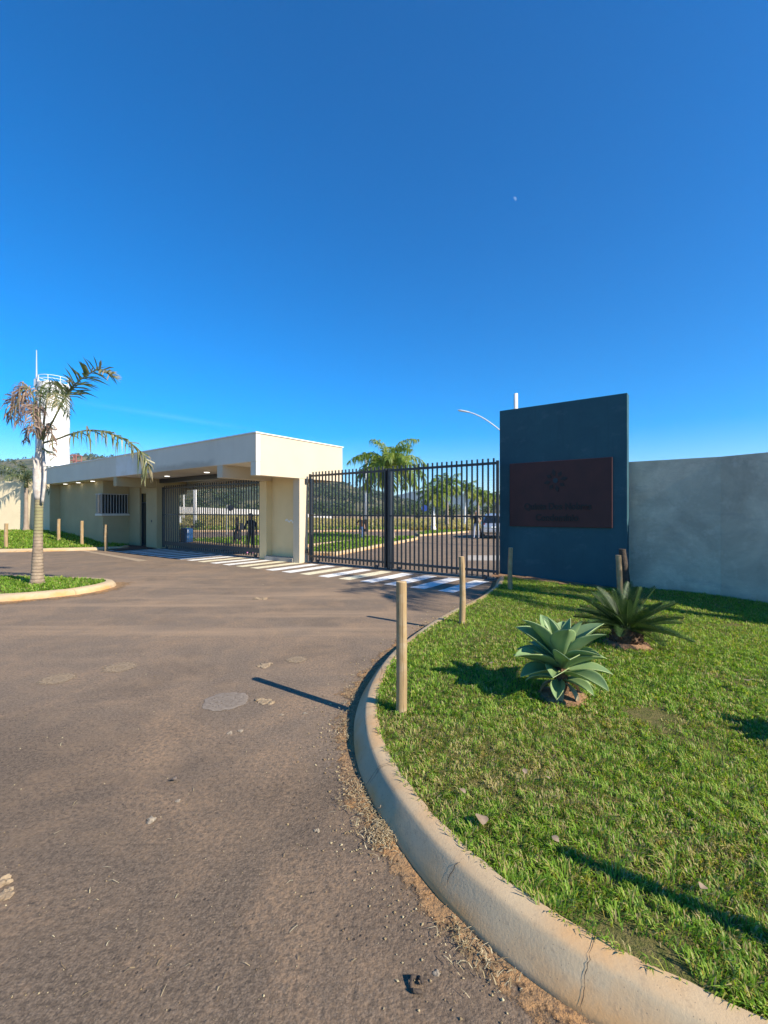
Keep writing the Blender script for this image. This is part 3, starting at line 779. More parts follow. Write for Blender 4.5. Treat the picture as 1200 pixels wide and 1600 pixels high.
# column left of the left gate, porch wall, door
part('column', MB().box(8.98, 9.92, 1.60, 2.6, 0, ZS - .004, P), M['beige_shade'], bevel=.008)
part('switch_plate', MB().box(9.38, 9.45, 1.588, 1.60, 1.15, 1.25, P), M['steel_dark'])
part('porch_wall', MB().box(10.80, 11.85, 1.72, 3.5, 0, ZS - .005, P).box(9.92, 10.80, 1.80, 3.5, 2.45, ZS - .006, P), M['beige_shade'])
dr = part('door', MB().box(9.925, 10.795, 2.25, 2.29, .05, 2.44, P), M['glass'])
sub('door_frame', MB().box(9.925, 9.97, 1.80, 1.86, .05, 2.45, P).box(10.75, 10.795, 1.80, 1.86, .05, 2.45, P).box(9.97, 10.75, 1.80, 1.86, 2.0, 2.05, P).box(9.97, 10.75, 1.80, 1.86, .10, .15, P), M['steel_dark'], dr)
for k in range(7): sub('door_bar', MB().box(10.05 + .1 * k, 10.07 + .1 * k, 1.82, 1.84, .15, 2.0, P), M['steel_dark'], dr)
# guard room: front wall, its side wall, and the wall at the far end
part('guard_room_wall', MB().box(11.86, 17.25, .60, 3.5, 0, ZS - .003, P), M['beige_shade'])
part('end_wall', MB().box(17.25, 17.34, .17, 3.5, 0, ZS - .004, P), M['beige_shade'])
# barred corner window
wd = part('window', MB().box(11.862, 12.42, .585, .598, 1.52, 2.42, P).box(11.845, 11.858, .60, 1.66, 1.52, 2.42, P), M['glass'])
fr = MB()
for z in (1.50, 2.40): fr.box(11.78, 12.45, .50, .53, z, z + .04, P).box(11.76, 11.79, .50, 1.68, z, z + .04, P)
fr.box(11.77, 11.80, .50, .53, 1.541, 2.40, P)
sub('window_frame', fr, M['steel_white'], wd)
sub('window_sill', MB().box(11.74, 12.47, .50, .60, 1.44, 1.49, P).box(11.74, 11.85, .602, 1.70, 1.44, 1.488, P), M['coping'], wd)
for k in range(9):
    s_ = .64 + .12 * k
    sub('window_bar', MB().box(11.765, 11.785, s_, s_ + .022, 1.54, 2.40, P), M['steel_white'], wd)
for k in range(4):
    t_ = 11.93 + .14 * k
    sub('window_bar', MB().box(t_, t_ + .022, .505, .525, 1.54, 2.40, P), M['steel_white'], wd)
# recessed ceiling lights, lit
le = NT('downlight_glow'); le.p.inputs['Emission Color'].default_value = (1, .96, .88, 1); le.p.inputs['Emission Strength'].default_value = 2.2
M['glow'] = le.done((.8, .8, .78), .5)
for (t_, s_) in ((4.2, 1.05), (7.0, 1.05), (12.6, .45), (14.3, .45), (16.0, .45)):
    c = P(t_, s_, ZS - .02)
    dl = part('downlight', MB().lathe([(.10, 0), (.115, 0), (.115, .018), (.10, .018)], 20, c), M['coping'])
    sub('lens', MB().lathe([(.088, -.008), (.095, -.002)], 20, c), M['glow'], dl)

# ================================================================== THE GATES
def gate_leaf(label, t0, t1, s, ztop, spacing, heavy):
    base = P((t0 + t1) / 2, s); e = empty('sliding_gate', base)
    tag(e, label, 'gate')
    def pt(name, mb): 
        mb.v = [tuple(Vector(p) - base) for p in mb.v]; return mb.build(name, M['steel_dark'], e)
    zt = ztop - .12
    pt('top_rail', MB().box(t0, t1, s - .025, s + .025, zt - .03, zt + .03, P))
    pt('middle_rail', MB().box(t0, t1, s - .02, s + .02, 1.475, 1.515, P))
    pt('bottom_rail', MB().box(t0, t1, s - .03, s + .03, .18, .18 + heavy, P))
    for tt, w in ((t0, .05), (t1 - .06, .06)):
        pt('stile', MB().box(tt, tt + w, s - .035, s + .035, .06, ztop - .06, P))
    n = int((t1 - t0 - .2) / spacing)
    P0 = MB()
    for k in range(n):
        t_ = t0 + .12 + (t1 - t0 - .28) * k / (n - 1)
        m = MB().box(-.017, .017, -.017, .017, .07, ztop)
        o = link('picket', gate_leaf.me if gate_leaf.me else None, e)
        if not gate_leaf.me or abs(gate_leaf.h - ztop) > 1e-3:
            gate_leaf.me = m.mesh('picket', M['steel_dark']); gate_leaf.h = ztop
        o.data = gate_leaf.me
        o.location = P(t_, s) - base; o.rotation_euler = (0, 0, math.atan2(ET.y, ET.x))
    for tt in (t0 + .35, t1 - .35):
        pt('roller', MB().tube([P(tt, s - .028, .06), P(tt, s + .028, .06)], .055, 14))
    return e
_o = bpy.data.objects.new
def link(name, me, parent=None, loc=(0, 0, 0), rot=(0, 0, 0), scale=(1, 1, 1)):
    if me is None: me = bpy.data.meshes.new(name)
    o = _o(name, me); col.objects.link(o); o.location = loc; o.rotation_euler = rot; o.scale = scale
    if parent: o.parent = parent
    return o
gate_leaf.me = None; gate_leaf.h = 0
gate_leaf('dark steel picket gate leaf next to the cream pilaster of the gatehouse', -3.12, -.10, 1.97, 2.86, .132, .06)
gate_leaf('dark steel picket gate leaf that meets the blue wall', -6.37, -3.20, 1.97, 2.86, .132, .06)
gate_leaf('dark steel picket gate under the gatehouse roof, people behind it', 2.10, 8.90, 1.83, 2.74, .148, .16)
gp_ = empty('gate_post', P(-3.16, 2.05)); tag(gp_, 'thick dark steel post where the two leaves of the double gate meet', 'post')
b_ = P(-3.16, 2.05)
def ptx(name, mb, base, par, mat, **kw):
    mb.v = [tuple(Vector(p) - base) for p in mb.v]; return mb.build(name, mat, par, **kw)
ptx('shaft', MB().box(-3.22, -3.10, 2.02, 2.14, 0, 2.76, P), b_, gp_, M['steel_dark'], bevel=.006)
ptx('cap', MB().box(-3.23, -3.09, 2.01, 2.15, 2.76, 2.785, P), b_, gp_, M['steel_dark'])
# the guide post with its rollers on the pilaster
b_ = P(-.14, 1.97); gd = empty('guide_post', b_); tag(gd, 'slim grey steel guide post bolted to the lit pilaster at the gate edge', 'post')
ptx('channel', MB().box(-.12, -.01, 2.02, 2.08, 0, 2.62, P), b_, gd, M['lamp_grey'])
ptx('flange', MB().box(-.14, -.12, 2.01, 2.09, 0, 2.66, P), b_, gd, M['steel_dark'])
ptx('roller', MB().tube([P(-.05, 1.90, 2.52), P(-.05, 1.90, 2.66)], .045, 12), b_, gd, M['steel_dark'])
ptx('roller', MB().tube([P(-.05, 1.90, .30), P(-.05, 1.90, .42)], .045, 12), b_, gd, M['steel_dark'])
# ground track of the gate
tr = MB().box(-6.26, -.2, 1.955, 1.985, .005, .03, P)
tag(tr.build('gate_track', M['steel_dark']), 'dark steel ground track under the double gate', 'track')
tr = MB().box(2.1, 8.95, 1.815, 1.845, .005, .03, P)
tag(tr.build('gate_track', M['steel_dark']), 'dark steel ground track under the gate below the roof', 'track')

# ================================================================== BLUE WALL, SIGN, GREY WALL
bw = MB().box(-6.30, -8.98, 2.20, 2.42, -.25, 4.0, P)
tag(bw.build('entrance_wall', M['teal'], bevel=.006), 'tall dark teal painted wall slab that carries the maroon sign', 'wall')
b_ = P(-7.6, 2.19); sg = empty('sign', b_); tag(sg, 'maroon metal name board with black letters fixed on the teal wall', 'sign')
def sx_(px, y):   # point on the wall plane seen at a pixel -> (t, z)
    q = (px - 600) / F; s = 2.185; o = C0 + ES * s
    t = (o.x - q * o.y) / (q * ET.y - ET.x)
    return t, CAMH + (800 - y) / F * (o.y + t * ET.y)
tl, zt_ = sx_(797, 725); tr_, zt2 = sx_(957, 714); _, zb_ = sx_(798, 822); _, zb2 = sx_(957, 825)
ztp, zbt = (zt_ + zt2) / 2, (zb_ + zb2) / 2
ptx('board', MB().box(tl, tr_, 2.155, 2.195, zbt, ztp, P), b_, sg, M['rust'], bevel=.006)
def text_mesh(txt, size):
    cu = bpy.data.curves.new('letters', 'FONT'); cu.body = txt; cu.size = size; cu.align_x = 'CENTER'; cu.extrude = .010; cu.space_character = 1.02; cu.offset = .006
    ob = _o('tmp', cu); col.objects.link(ob)
    dg = bpy.context.evaluated_depsgraph_get(); me = bpy.data.meshes.new_from_object(ob.evaluated_get(dg))
    bpy.data.objects.remove(ob); me.materials.clear(); me.materials.append(M['letter']); return me
tm = (tl + tr_) / 2 + .02; W_ = abs(tr_ - tl); H_ = ztp - zbt
rz = math.atan2(-ET.y, -ET.x)
for txt, zz, size in (('Quinta Dos Nobres', zbt + H_ * .265, .205), ('Condomínio', zbt + H_ * .095, .205)):
    me = text_mesh(txt, size)
    o = link('lettering', me, sg, P(tm, 2.150, zz) - b_, (R(90), 0, rz))
    w_now = max(v.co.x for v in me.vertices) - min(v.co.x for v in me.vertices)
    o.scale = ((W_ * .66 if txt[0] == 'Q' else W_ * .42) / w_now, 1, 1)
# emblem: dark petals round a small teal stone
em = MB(); ec = P(tm + .02, 2.150, zbt + H_ * .70)
def EP(a, b): return ec + ET * (-a) + Vector((0, 0, b))
for k in range(8):
    a = 2 * math.pi * k / 8 + .2; d = Vector((math.cos(a), math.sin(a))); n_ = Vector((-d.y, d.x)); r0, r1 = .10, .26 - .03 * (k % 2)
    o2 = [d * r0, d * (r0 + r1) * .5 + n_ * .045, d * r1, d * (r0 + r1) * .5 - n_ * .045]
    vs_ = [EP(q.x, q.y) for q in o2] + [EP(q.x, q.y) - ES * .012 for q in o2]
    em.add(vs_, [(0, 1, 2, 3), (4, 5, 6, 7), (0, 1, 5, 4), (1, 2, 6, 5), (2, 3, 7, 6), (3, 0, 4, 7)])
eo = ptx('emblem', em, b_, sg, M['letter'])
c_ = [Vector((.055 * math.cos(a * .785), .055 * math.sin(a * .785))) for a in range(8)]
es_ = MB(); vs_ = [EP(q.x, q.y) for q in c_] + [EP(q.x, q.y) - ES * .015 for q in c_]
es_.add(vs_, [tuple(range(8)), tuple(range(8, 16))] + [(i, (i + 1) % 8, 8 + (i + 1) % 8, 8 + i) for i in range(8)])
ptx('emblem_centre', es_, b_, sg, M['teal_dot'])

# grey rendered boundary wall, two runs that meet at an angle
m = MB()
d01 = (W1 - W0).normalized(); n01 = Vector((-d01.y, d01.x, 0)); d12 = (W2 - W1).normalized(); n12 = Vector((-d12.y, d12.x, 0))
if n01.y < 0: n01 = -n01
if n12.x < 0: n12 = -n12
H0, H1 = 2.64, 2.62
th = .16
pm = W1 + (n01 + n12).normalized() * th * 1.1
def prism(m, a, b, b2, a2, z0, z1):
    m.add([(q.x, q.y, z) for z in (z0, z1) for q in (a, b, b2, a2)], [(0, 1, 2, 3), (4, 5, 6, 7), (0, 1, 5, 4), (1, 2, 6, 5), (2, 3, 7, 6), (3, 0, 4, 7)])
pl_ = [W0, W1, W2, W2 + n12 * th, pm, W0 + n01 * th]
m.add([(q.x, q.y, z) for z in (-.35, H0) for q in pl_], [(0, 1, 4, 5), (1, 2, 3, 4), (6, 7, 10, 11), (7, 8, 9, 10)] + [(i, (i + 1) % 6, 6 + (i + 1) % 6, 6 + i) for i in range(6)])
tag(m.build('boundary_wall', M['plaster']), 'mottled grey rendered wall bending away to the right of the teal wall', 'wall')
# cream wall behind the left lawn
m = MB().box(-60, -17.35, 24.0, 24.16, -.2, 3.26)
tag(m.build('boundary_wall', M['wallcream']), 'sunlit cream wall behind the small palm left of the gatehouse', 'wall')
# far white wall along the top of the dry field
m = MB(); n = 26; fw = []
for i in range(n + 1):
    px = 150 + (520 - 150) * i / n; y = 118
    x = (px - 600) / F * y; top = CAMH + (800 - lerp_tab(px, [(150, 787), (262, 791), (398, 796), (440, 800), (520, 806)])) / F * y
    fw.append((x, y, top))
for (x0, y0, z0), (x1, y1, z1) in zip(fw, fw[1:]):
    zb = min(field_z(x0, y0), field_z(x1, y1)) - .6
    m.add([(x0, y0, zb), (x1, y0, zb), (x1, y0 + .2, zb), (x0, y0 + .2, zb), (x0, y0, z0), (x1, y0, z1), (x1, y0 + .2, z1), (x0, y0 + .2, z0)],
          [(0, 1, 2, 3), (4, 5, 6, 7), (0, 1, 5, 4), (2, 3, 7, 6)])
tag(m.build('estate_wall', M['farwhite'], fix=False), 'long white wall far off along the top of the dry field', 'wall')

# ================================================================== WOODEN POSTS
def slope_z(x, y):
    return min(G_v, key=lambda v: (v.x - x) ** 2 + (v.y - y) ** 2).z
def post(px, pyb, pyt, label, z=.12, wpx=None, Y=None, lean=(0, 0), pos=None, h=None, r=None, mat='wood'):
    if pos is None:
        p = at(px, pyb, z=z) if Y is None else at(px, None, Y, z)
        if Y is not None: z = slope_z(p.x, p.y); p.z = z
        h = CAMH - (pyt - 800) / F * p.y - z; r = wpx / F * p.y / 2
    else: p = Vector(pos)
    e = empty('wooden_post', p); tag(e, label, 'post', 'short round wooden posts along the lawns')
    n = 9; pts, rad = [], []
    bx, by = random.uniform(-1, 1), random.uniform(-1, 1)
    for i in range(n + 1):
        u = i / n; b = math.sin(u * math.pi) * .018
        pts.append(Vector((lean[0] * u + bx * b, lean[1] * u + by * b, -.15 + (h + .15) * u)))
        rad.append(r * (1.06 - .10 * u + random.uniform(-.03, .03)))
    m = MB().tube(pts, rad, 14, cap=False, jitter=.03); o = m.build('shaft', M[mat], e, smooth=True)
    c = pts[-1]; k = rad[-1]
    m = MB(); ring = [c + Vector((k * math.cos(2 * math.pi * i / 14), k * math.sin(2 * math.pi * i / 14), random.uniform(-.003, .006))) for i in range(14)]
    m.lathe([(k * 1.0, -.004), (k * .96, .003), (k * .4, .006)], 14, c); m.build('cut_top', M['wood_end'] if mat == 'wood' else M[mat], e)
    return e
post(627, 1112, 909, 'nearest and tallest round wooden post at the lawn edge', .12, 17)
post(721, 974, 870, 'round wooden post standing in front of the double gate', .12, 9.5)
post(798, 921, 856, 'wooden post on bare soil at the left foot of the teal wall', .12, 7)
post(970, 930, 868, 'slightly leaning wooden post behind the spiky cycad', .06, 8.5, lean=(-.03, .03))
post(0, 0, 0, 'dark split stump leaning at the right foot of the teal wall', pos=(4.72, 8.5, .02), h=.86, r=.065, lean=(-.11, .05), mat='bark_dark')
post(0, 0, 0, 'wooden post just outside the right edge, its long shadow on the near grass', pos=(2.03, 1.02, .10), h=1.03, r=.038)
post(92, 839, 811, 'wooden post on the slope farthest from the gatehouse porch, beside the dark end wall', .45, 4.5, Y=20.6)
post(128, 846, 814, 'middle wooden post of three before the shaded guard room', .28, 4.5, Y=19.3)
post(166, 855, 820, 'wooden post at the kerb end below the barred window', .13, 4.5, Y=18.15)
post(10, 856, 818, 'wooden post at the left edge before the cream wall', .15, 5, Y=18.2)

# ================================================================== PALMS
def frond_mesh(path, leaf, n, width, droop, mats, spread=.9, up=(0, 0, 1), taper=True, rr=.014, rnd=(.1, .9), tip_rnd=None, plume=.25, start=.12, mess=0):
    path = catmull(path, 6); m = MB(); L = len(path) - 1
    m.tube(path, [rr * (1 - .8 * i / L) for i in range(L + 1)], 5, mi=1)
    up0 = Vector(up)
    for k in range(n):
        u = start + (1 - start) * k / (n - 1); f = u * L; i = min(int(f), L - 1); p = path[i].lerp(path[i + 1], f - i)
        T = (path[i + 1] - path[i]).normalized(); S = T.cross(up0)
        if S.length < .1: S = T.orthogonal()
        S.normalize(); U = S.cross(T)
        ll = leaf * (math.sin(math.pi * (.12 + .80 * u)) ** .7) * random.uniform(.75, 1.1)
        for sd_ in (-1, 1):
            d = (S * sd_ * spread + T * random.uniform(.45, .8) + U * random.uniform(-plume, plume * 1.4) + Vector((random.gauss(0, mess), random.gauss(0, mess), random.gauss(0, mess)))).normalized()
            wv = (T * 1.0 + U * random.uniform(-.5, .5)); wv = (wv - d * wv.dot(d)).normalized() * width * random.uniform(.7, 1.2)
            dr = droop * random.uniform(.6, 1.3)
            a = p; b = a + d * ll * .5 - Vector((0, 0, dr * ll * .18)); c = a + d * ll * (.95 - .25 * dr) - Vector((0, 0, dr * ll * .75))
            rv = random.uniform(*rnd)
            if tip_rnd is not None and u > .7 and random.random() < .6: rv = random.uniform(*tip_rnd)
            m.add([a - wv * .35, a + wv * .35, b + wv * .5, b - wv * .5, c], [(0, 1, 2, 3), (3, 2, 4)], rv)
    return m
def arc_path(az, el, L, bend, n=6):
    """a rachis that leaves at elevation el and bends down"""
    p = Vector((0, 0, 0)); out = [p.copy()]; e = el
    for i in range(n):
        d = Vector((math.cos(az) * math.cos(e), math.sin(az) * math.cos(e), math.sin(e))); p = p + d * L / n; out.append(p.copy()); e -= bend / n
    return out
def trunk_mesh(h, r0, r1, ringh, n=14, bulge=0):
    prof = []; k = max(6, int(h / ringh))
    for i in range(k + 1):
        u = i / k; r = r0 + (r1 - r0) * u ** .8 + bulge * math.exp(-u * 14)
        prof += [(r * 1.03, h * u - .004), (r * .97, h * u + ringh * .25)] if i < k else [(r, h)]
    prof = [(prof[0][0] * 1.05, -.2)] + prof
    return MB().lathe(prof, n)

# --- young palm with tattered fronds on the island
pb_ = at(58, 913, z=.10); Yp = pb_.y
pm_ = empty('palm_tree', pb_); tag(pm_, 'young leaning palm with ragged drying fronds on the left island', 'palm tree')
def pl(px, py, dy=0.0):
    q = at(px, py, Yp + dy); return q - pb_
tk = MB(); axis = [pl(58, 916), pl(58.5, 880), pl(59.5, 840), pl(60.5, 800), pl(61, 778)]
ax = catmull(axis, 22); Ln = len(ax) - 1
rads = [(.108 - .032 * smooth(i / Ln * 1.4) + .05 * math.exp(-i / Ln * 16)) * (1.03 if i % 3 == 0 else .985) for i in range(Ln + 1)]
tk.tube(ax, rads, 18); tk.build('trunk', M['trunk'], pm_, smooth=True)
sh = MB(); sp = catmull([pl(61, 781), pl(60, 755), pl(60.5, 725), pl(63, 700), pl(66, 672)], 5)
sh.tube(sp, [.078, .086, .092, .096, .097, .097, .096, .095, .093, .092, .088, .084, .08, .075, .07, .064, .058, .052, .046, .04, .03][:len(sp)], 14, jitter=.05)
sh.tube(catmull([pl(66, 785, -.08), pl(69, 760, -.10), pl(70, 735, -.08), pl(67, 705)], 4), [.03] * 13, 7, jitter=.15)
sh.tube(catmull([pl(55, 735, -.07), pl(53, 720, -.10), pl(51, 712, -.10)], 4), [.02, .02, .02, .02, .018, .016, .014, .012, .008], 6, jitter=.2)
sh.build('crownshaft', M['sheath'], pm_, smooth=True)
D2 = M['frond_dry']; G2 = M['frond']
for path, leaf, n, wd_, droop, mt, kw in [
    ([(66, 690, 0), (84, 655, -.1), (99, 626, -.2), (112, 606, -.25), (133, 588, -.3), (158, 577, -.35), (179, 590, -.35)], .52, 52, .032, .25, G2, dict(spread=.75, plume=.75, rnd=(.25, .95), start=.36)),
    ([(68, 692, 0), (90, 686, -.15), (112, 678, -.3), (145, 672, -.45), (180, 680, -.55), (212, 698, -.6), (230, 722, -.6), (226, 745, -.6)], .38, 60, .034, 1.15, G2, dict(spread=.55, rnd=(.3, 1), plume=.35, start=.28)),
    ([(64, 690, 0), (60, 648, .05), (50, 615, .05), (38, 603, 0), (29, 625, -.05), (28, 660, -.05)], .44, 60, .022, 1.2, D2, dict(spread=.6, rnd=(.1, 1), plume=.4, start=.35)),
    ([(63, 692, .05), (52, 655, .2), (36, 620, .3), (20, 625, .35), (16, 655, .35)], .42, 50, .022, 1.0, D2, dict(spread=.7, rnd=(0, 1), plume=.4, start=.30)),
    ([(66, 690, 0), (70, 645, -.2), (76, 615, -.45), (84, 612, -.7), (92, 635, -.9)], .46, 48, .022, .9, G2, dict(spread=.7, rnd=(0, .6), plume=.4, start=.3)),
    ([(65, 690, 0), (62, 640, .1), (66, 606, .3), (82, 598, .6), (100, 618, .9), (106, 650, 1.0)], .46, 48, .022, .9, G2, dict(spread=.7, rnd=(0, .6), plume=.4, start=.3)),
    ([(64, 692, 0), (58, 655, -.25), (54, 632, -.5), (52, 640, -.75), (54, 672, -.85)], .40, 46, .022, 1.1, D2, dict(spread=.7, rnd=(0, .9), plume=.4, start=.3)),
    ([(65, 688, 0), (72, 668, -.1), (78, 662, -.2), (82, 680, -.25), (83, 715, -.25)], .30, 22, .030, 1.2, D2, dict(spread=.6, rnd=(.3, 1), plume=.3, start=.2)),
    ([(63, 690, 0), (52, 672, -.05), (44, 668, -.1), (40, 690, -.1)], .26, 18, .028, 1.2, D2, dict(spread=.6, rnd=(.2, .9), plume=.3, start=.2)),
    ([(66, 700, 0), (72, 704, -.1), (78, 706, -.15), (86, 710, -.2)], .14, 14, .020, .5, G2, dict(spread=.9, rnd=(.2, .7), plume=.3, start=.2))]:
    kw.setdefault('tip_rnd', (.8, 1) if mt is G2 else None)
    kw['mess'] = .45 if mt is D2 else .18
    fm = frond_mesh([pl(*q) for q in path], leaf, n, wd_, droop, mt, rr=.022, **kw)
    fm.build('frond', [mt, M['rachis']], pm_, fix=False)

def palm(name, label, base, h, r0, r1, nf, fl, leaf, group=None, bend=1.9, el=(.2, 1.35), mt='frond_lit', nleaf=26, wid=.05, trunk='trunk_far', skirt=0, shaft=0):
    e = empty(name, base); tag(e, label, 'palm tree', group)
    trunk_mesh(h, r0, r1, .16, 12, .06).build('trunk', M[trunk], e, smooth=True)
    if shaft:
        MB().lathe([(r1 * 1.1, h - .05), (r1 * 1.25, h + shaft * .3), (r1 * .8, h + shaft * .8), (r1 * .4, h + shaft)], 10).build('crownshaft', M['rachis'], e, smooth=True)
    for k in range(nf):
        az = 2.39996 * k + random.uniform(-.2, .2); u = (k + .5) / nf
        el_ = el[0] + (el[1] - el[0]) * u + random.uniform(-.12, .12)
        path = [q + Vector((0, 0, h + shaft * .7)) for q in arc_path(az, el_, fl * random.uniform(.85, 1.1), bend * random.uniform(.8, 1.15) * (.75 + .25 * (1 - u)))]
        frond_mesh(path, leaf, nleaf, wid, 1.0, None, rr=.02, rnd=(.05, .75) if u > .2 else (.5, 1), plume=.5).build('frond', [M[mt], M['rachis']], e, fix=False)
    for k in range(skirt):
        az = random.uniform(0, 6.28)
        path = [q + Vector((0, 0, h)) for q in arc_path(az, -.1, fl * .8, 1.3)]
        frond_mesh(path, leaf * .8, nleaf, wid, 1.2, None, rr=.02, rnd=(.6, 1), plume=.4).build('frond', [M[mt], M['rachis']], e, fix=False)
    return e
# small palm against the cream wall
palm('palm_tree', 'small slim palm standing against the cream wall at far left', (-19.25, 23.75, .60), 2.35, .11, .085, 11, 1.75, .42, bend=1.5, el=(.35, 1.45), mt='frond', nleaf=24, wid=.045, trunk='trunk_far', shaft=.35)
# tall palm on the wedge island behind the gate
palm('palm_tree', 'full green palm on the grass island right behind the double gate', at(609, 842, z=.1), 4.0, .26, .17, 22, 2.55, .72, bend=2.3, el=(.1, 1.5), nleaf=50, wid=.06, skirt=4)
LAB = ['first palm of the avenue row, pale slim trunk beside the blue sign pole', 'second palm of the avenue row, tall crown above the dark bush', 'third palm of the avenue row with yellowing drooping fronds',
       'fourth palm of the avenue row, just left of the standing man', 'fifth palm of the avenue row, above the standing man', 'last palm of the avenue row, low crown close to the teal wall']
for (px, Y, yt, h), lb in zip([(677, 39, 752, 3.6), (698, 44, 738, 4.6), (727, 50, 748, 4.4), (747, 57, 760, 4.0), (763, 65, 765, 4.2), (775, 74, 768, 4.3)], LAB):
    b = at(px, None, Y, .12); ctop = CAMH + (800 - yt) / F * Y
    palm('palm_tree', lb, b, max(2.2, ctop - 1.35), .20, .13, 16, 2.0, .6, 'palms along the avenue', bend=2.1, el=(.0, 1.4), nleaf=26, wid=.085, skirt=4, trunk='pole' if px in (677, 727) else 'trunk_far')
# palm outside the frame on the right: its crown shades the end of the crossing
palm('palm_tree', 'palm outside the right edge whose crown shades the end of the crossing', (10.15, 3.0, -.1), 6.9, .2, .13, 15, 2.3, .6, bend=1.8, el=(.1, 1.3), nleaf=30, wid=.06)

# ------------------------------------------------------------------ broadleaf trees and bushes beyond
def tree(name, label, px, Y, ytop, wpx, group, n=900, cat='tree', ybase=None):
    x = (px - 600) / F * Y; zb = field_z(x, Y) if Y > 37 else .1
    top = CAMH + (800 - ytop) / F * Y; H = top - zb; rx = wpx / F * Y / 2
    e = empty(name, (x, Y, zb)); tag(e, label, cat, group)
    m = MB().tube([(0, 0, -.2), (.05, 0, H * .3), (0, .1, H * .62)], [.05 * H, .035 * H, .015 * H], 7)
    for k in range(4):
        a = random.uniform(0, 6.28); m.tube([(0, 0, H * .28), (rx * .45 * math.cos(a), rx * .45 * math.sin(a), H * .55)], [.022 * H, .008 * H], 5)
    m.build('trunk', M['bark_dark'], e)
    c = MB(); leaf_cloud(c, (0, 0, H * .58), rx * .95, H * .44, n, max(.10, H * .040)); c.build('crown', M['tree_leaf'], e, fix=False)
    return e
for i, (px, Y, yt, w_, lb) in enumerate([(708, 78, 785, 30, 'dark rounded tree between the first palms of the avenue'), (652, 105, 786, 30, 'dark tree left of the blue sign pole beyond the field'),
        (628, 130, 787, 26, 'distant tree just right of the palm on the wedge island'), (735, 100, 786, 30, 'dark tree behind the third palm of the avenue'), (765, 95, 784, 34, 'dark tree behind the parked car'),
        (520, 128, 794, 30, 'bright bushy tree right of where the white far wall ends'), (548, 132, 793, 28, 'bushy tree beyond the field left of the tall white pole'), (590, 132, 790, 30, 'dark tree beyond the field right of the tall white pole'),
        (684, 125, 783, 30, 'far tree behind the first palm of the avenue')]):
    tree('broadleaf_tree', lb, px, Y, yt, w_, 'trees beyond the dry field')

# ================================================================== AGAVE AND CYCAD
def agave_leaf(L, W, bend, dry=False):
    m = MB(); n = 12; vs, fs, rv = [], [], []
    tw = random.uniform(-.25, .25)
    e = 0; p = Vector((0, 0, 0)); 
    for i in range(n + 1):
        u = i / n
        w = W * (.36 + .64 * math.sin(math.pi * min(1, (u * .92 + .05)) ** .85)) if u < .55 else W * max(0.012, (1 - ((u - .55) / .45) ** 1.9))
        if u < .55: w = W * (.42 + .58 * smooth(u / .5))
        ang = bend * u * u; d = Vector((math.sin(ang), 0, math.cos(ang)))
        nrm = Vector((-math.cos(ang), 0, math.sin(ang)))
        if i: p = p + d * L / n
        ch = .42 * (1 - .35 * u)
        for k, q in enumerate((-1, -.86, -.45, 0, .45, .86, 1)):
            y = q * w / 2; off = nrm * (abs(q) ** 1.6 * w * ch)
            v = p + Vector((0, y, 0)) + off + Vector((0, 0, 0)); vs.append(v); rv.append(1.0 if abs(q) == 1 or u > .96 else .3)
    for i in range(n):
        for k in range(6): fs.append((i * 7 + k, i * 7 + k + 1, (i + 1) * 7 + k + 1, (i + 1) * 7 + k))
    m.add(vs, fs); m.r = rv
    return m
def make_agave(loc, label, seed, sc=1.0):
    random.seed(seed)
    e = empty('agave', loc); tag(e, label, 'succulent')
    m = MB().tube([(0, 0, -.05), (.01, .01, .08), (-.01, 0, .17), (-.02, 0, .30)], [.05, .055, .05, .035], 10, jitter=.12)
    m.build('stem', M['cycad_trunk'], e)
    specs = []
    # azimuth, tilt from vertical, length, width, bend, height
    for k in range(4): specs.append((R(90 * k + 25), R(random.uniform(6, 20)), random.uniform(.30, .42), .10, .25, .30))
    for k in range(7): specs.append((R(51.4 * k + random.uniform(-10, 10)), R(random.uniform(22, 42)), random.uniform(.36, .46), random.uniform(.17, .20), .40, .26))
    for k in range(8): specs.append((R(45 * k + 15 + random.uniform(-12, 12)), R(random.uniform(46, 68)), random.uniform(.34, .46), random.uniform(.165, .195), .45, .21))
    for k in range(6): specs.append((R(60 * k + 5 + random.uniform(-12, 12)), R(random.uniform(66, 82)), random.uniform(.34, .42), random.uniform(.15, .18), .40, .17))
    for k in range(5): specs.append((R(72 * k + random.uniform(-15, 15)), R(random.uniform(84, 100)), random.uniform(.24, .32), random.uniform(.10, .12), .5, .12))
    for az, tilt, L, W, bend, z in specs:
        o = agave_leaf(L * sc, W * sc, bend).build('leaf', M['agave'], e, smooth=True, fix=False)
        so_ = o.modifiers.new('thick', 'SOLIDIFY'); so_.thickness = .005
        o.location = (math.cos(az) * .03 * sc, math.sin(az) * .03 * sc, z * sc); o.rotation_euler = (random.uniform(-.35, .35), tilt, az + random.uniform(-.2, .2))
    for k in range(5):
        az = random.uniform(0, 6.28)
        o = agave_leaf(.22, .05, 1.4).build('dry_leaf', M['agave_dry'], e, smooth=True, fix=False)
        o.location = (math.cos(az) * .03, math.sin(az) * .03, .11); o.rotation_euler = (0, R(112), az)
    return e
make_agave((AG.x, AG.y, .12), 'broad leaved grey green agave rosette on the lawn in front of the cycad', 31)
make_agave((3.22, 2.52, .06), 'agave just outside the right edge, its shadow falls on the lawn', 5, 1.0)
random.seed(91)
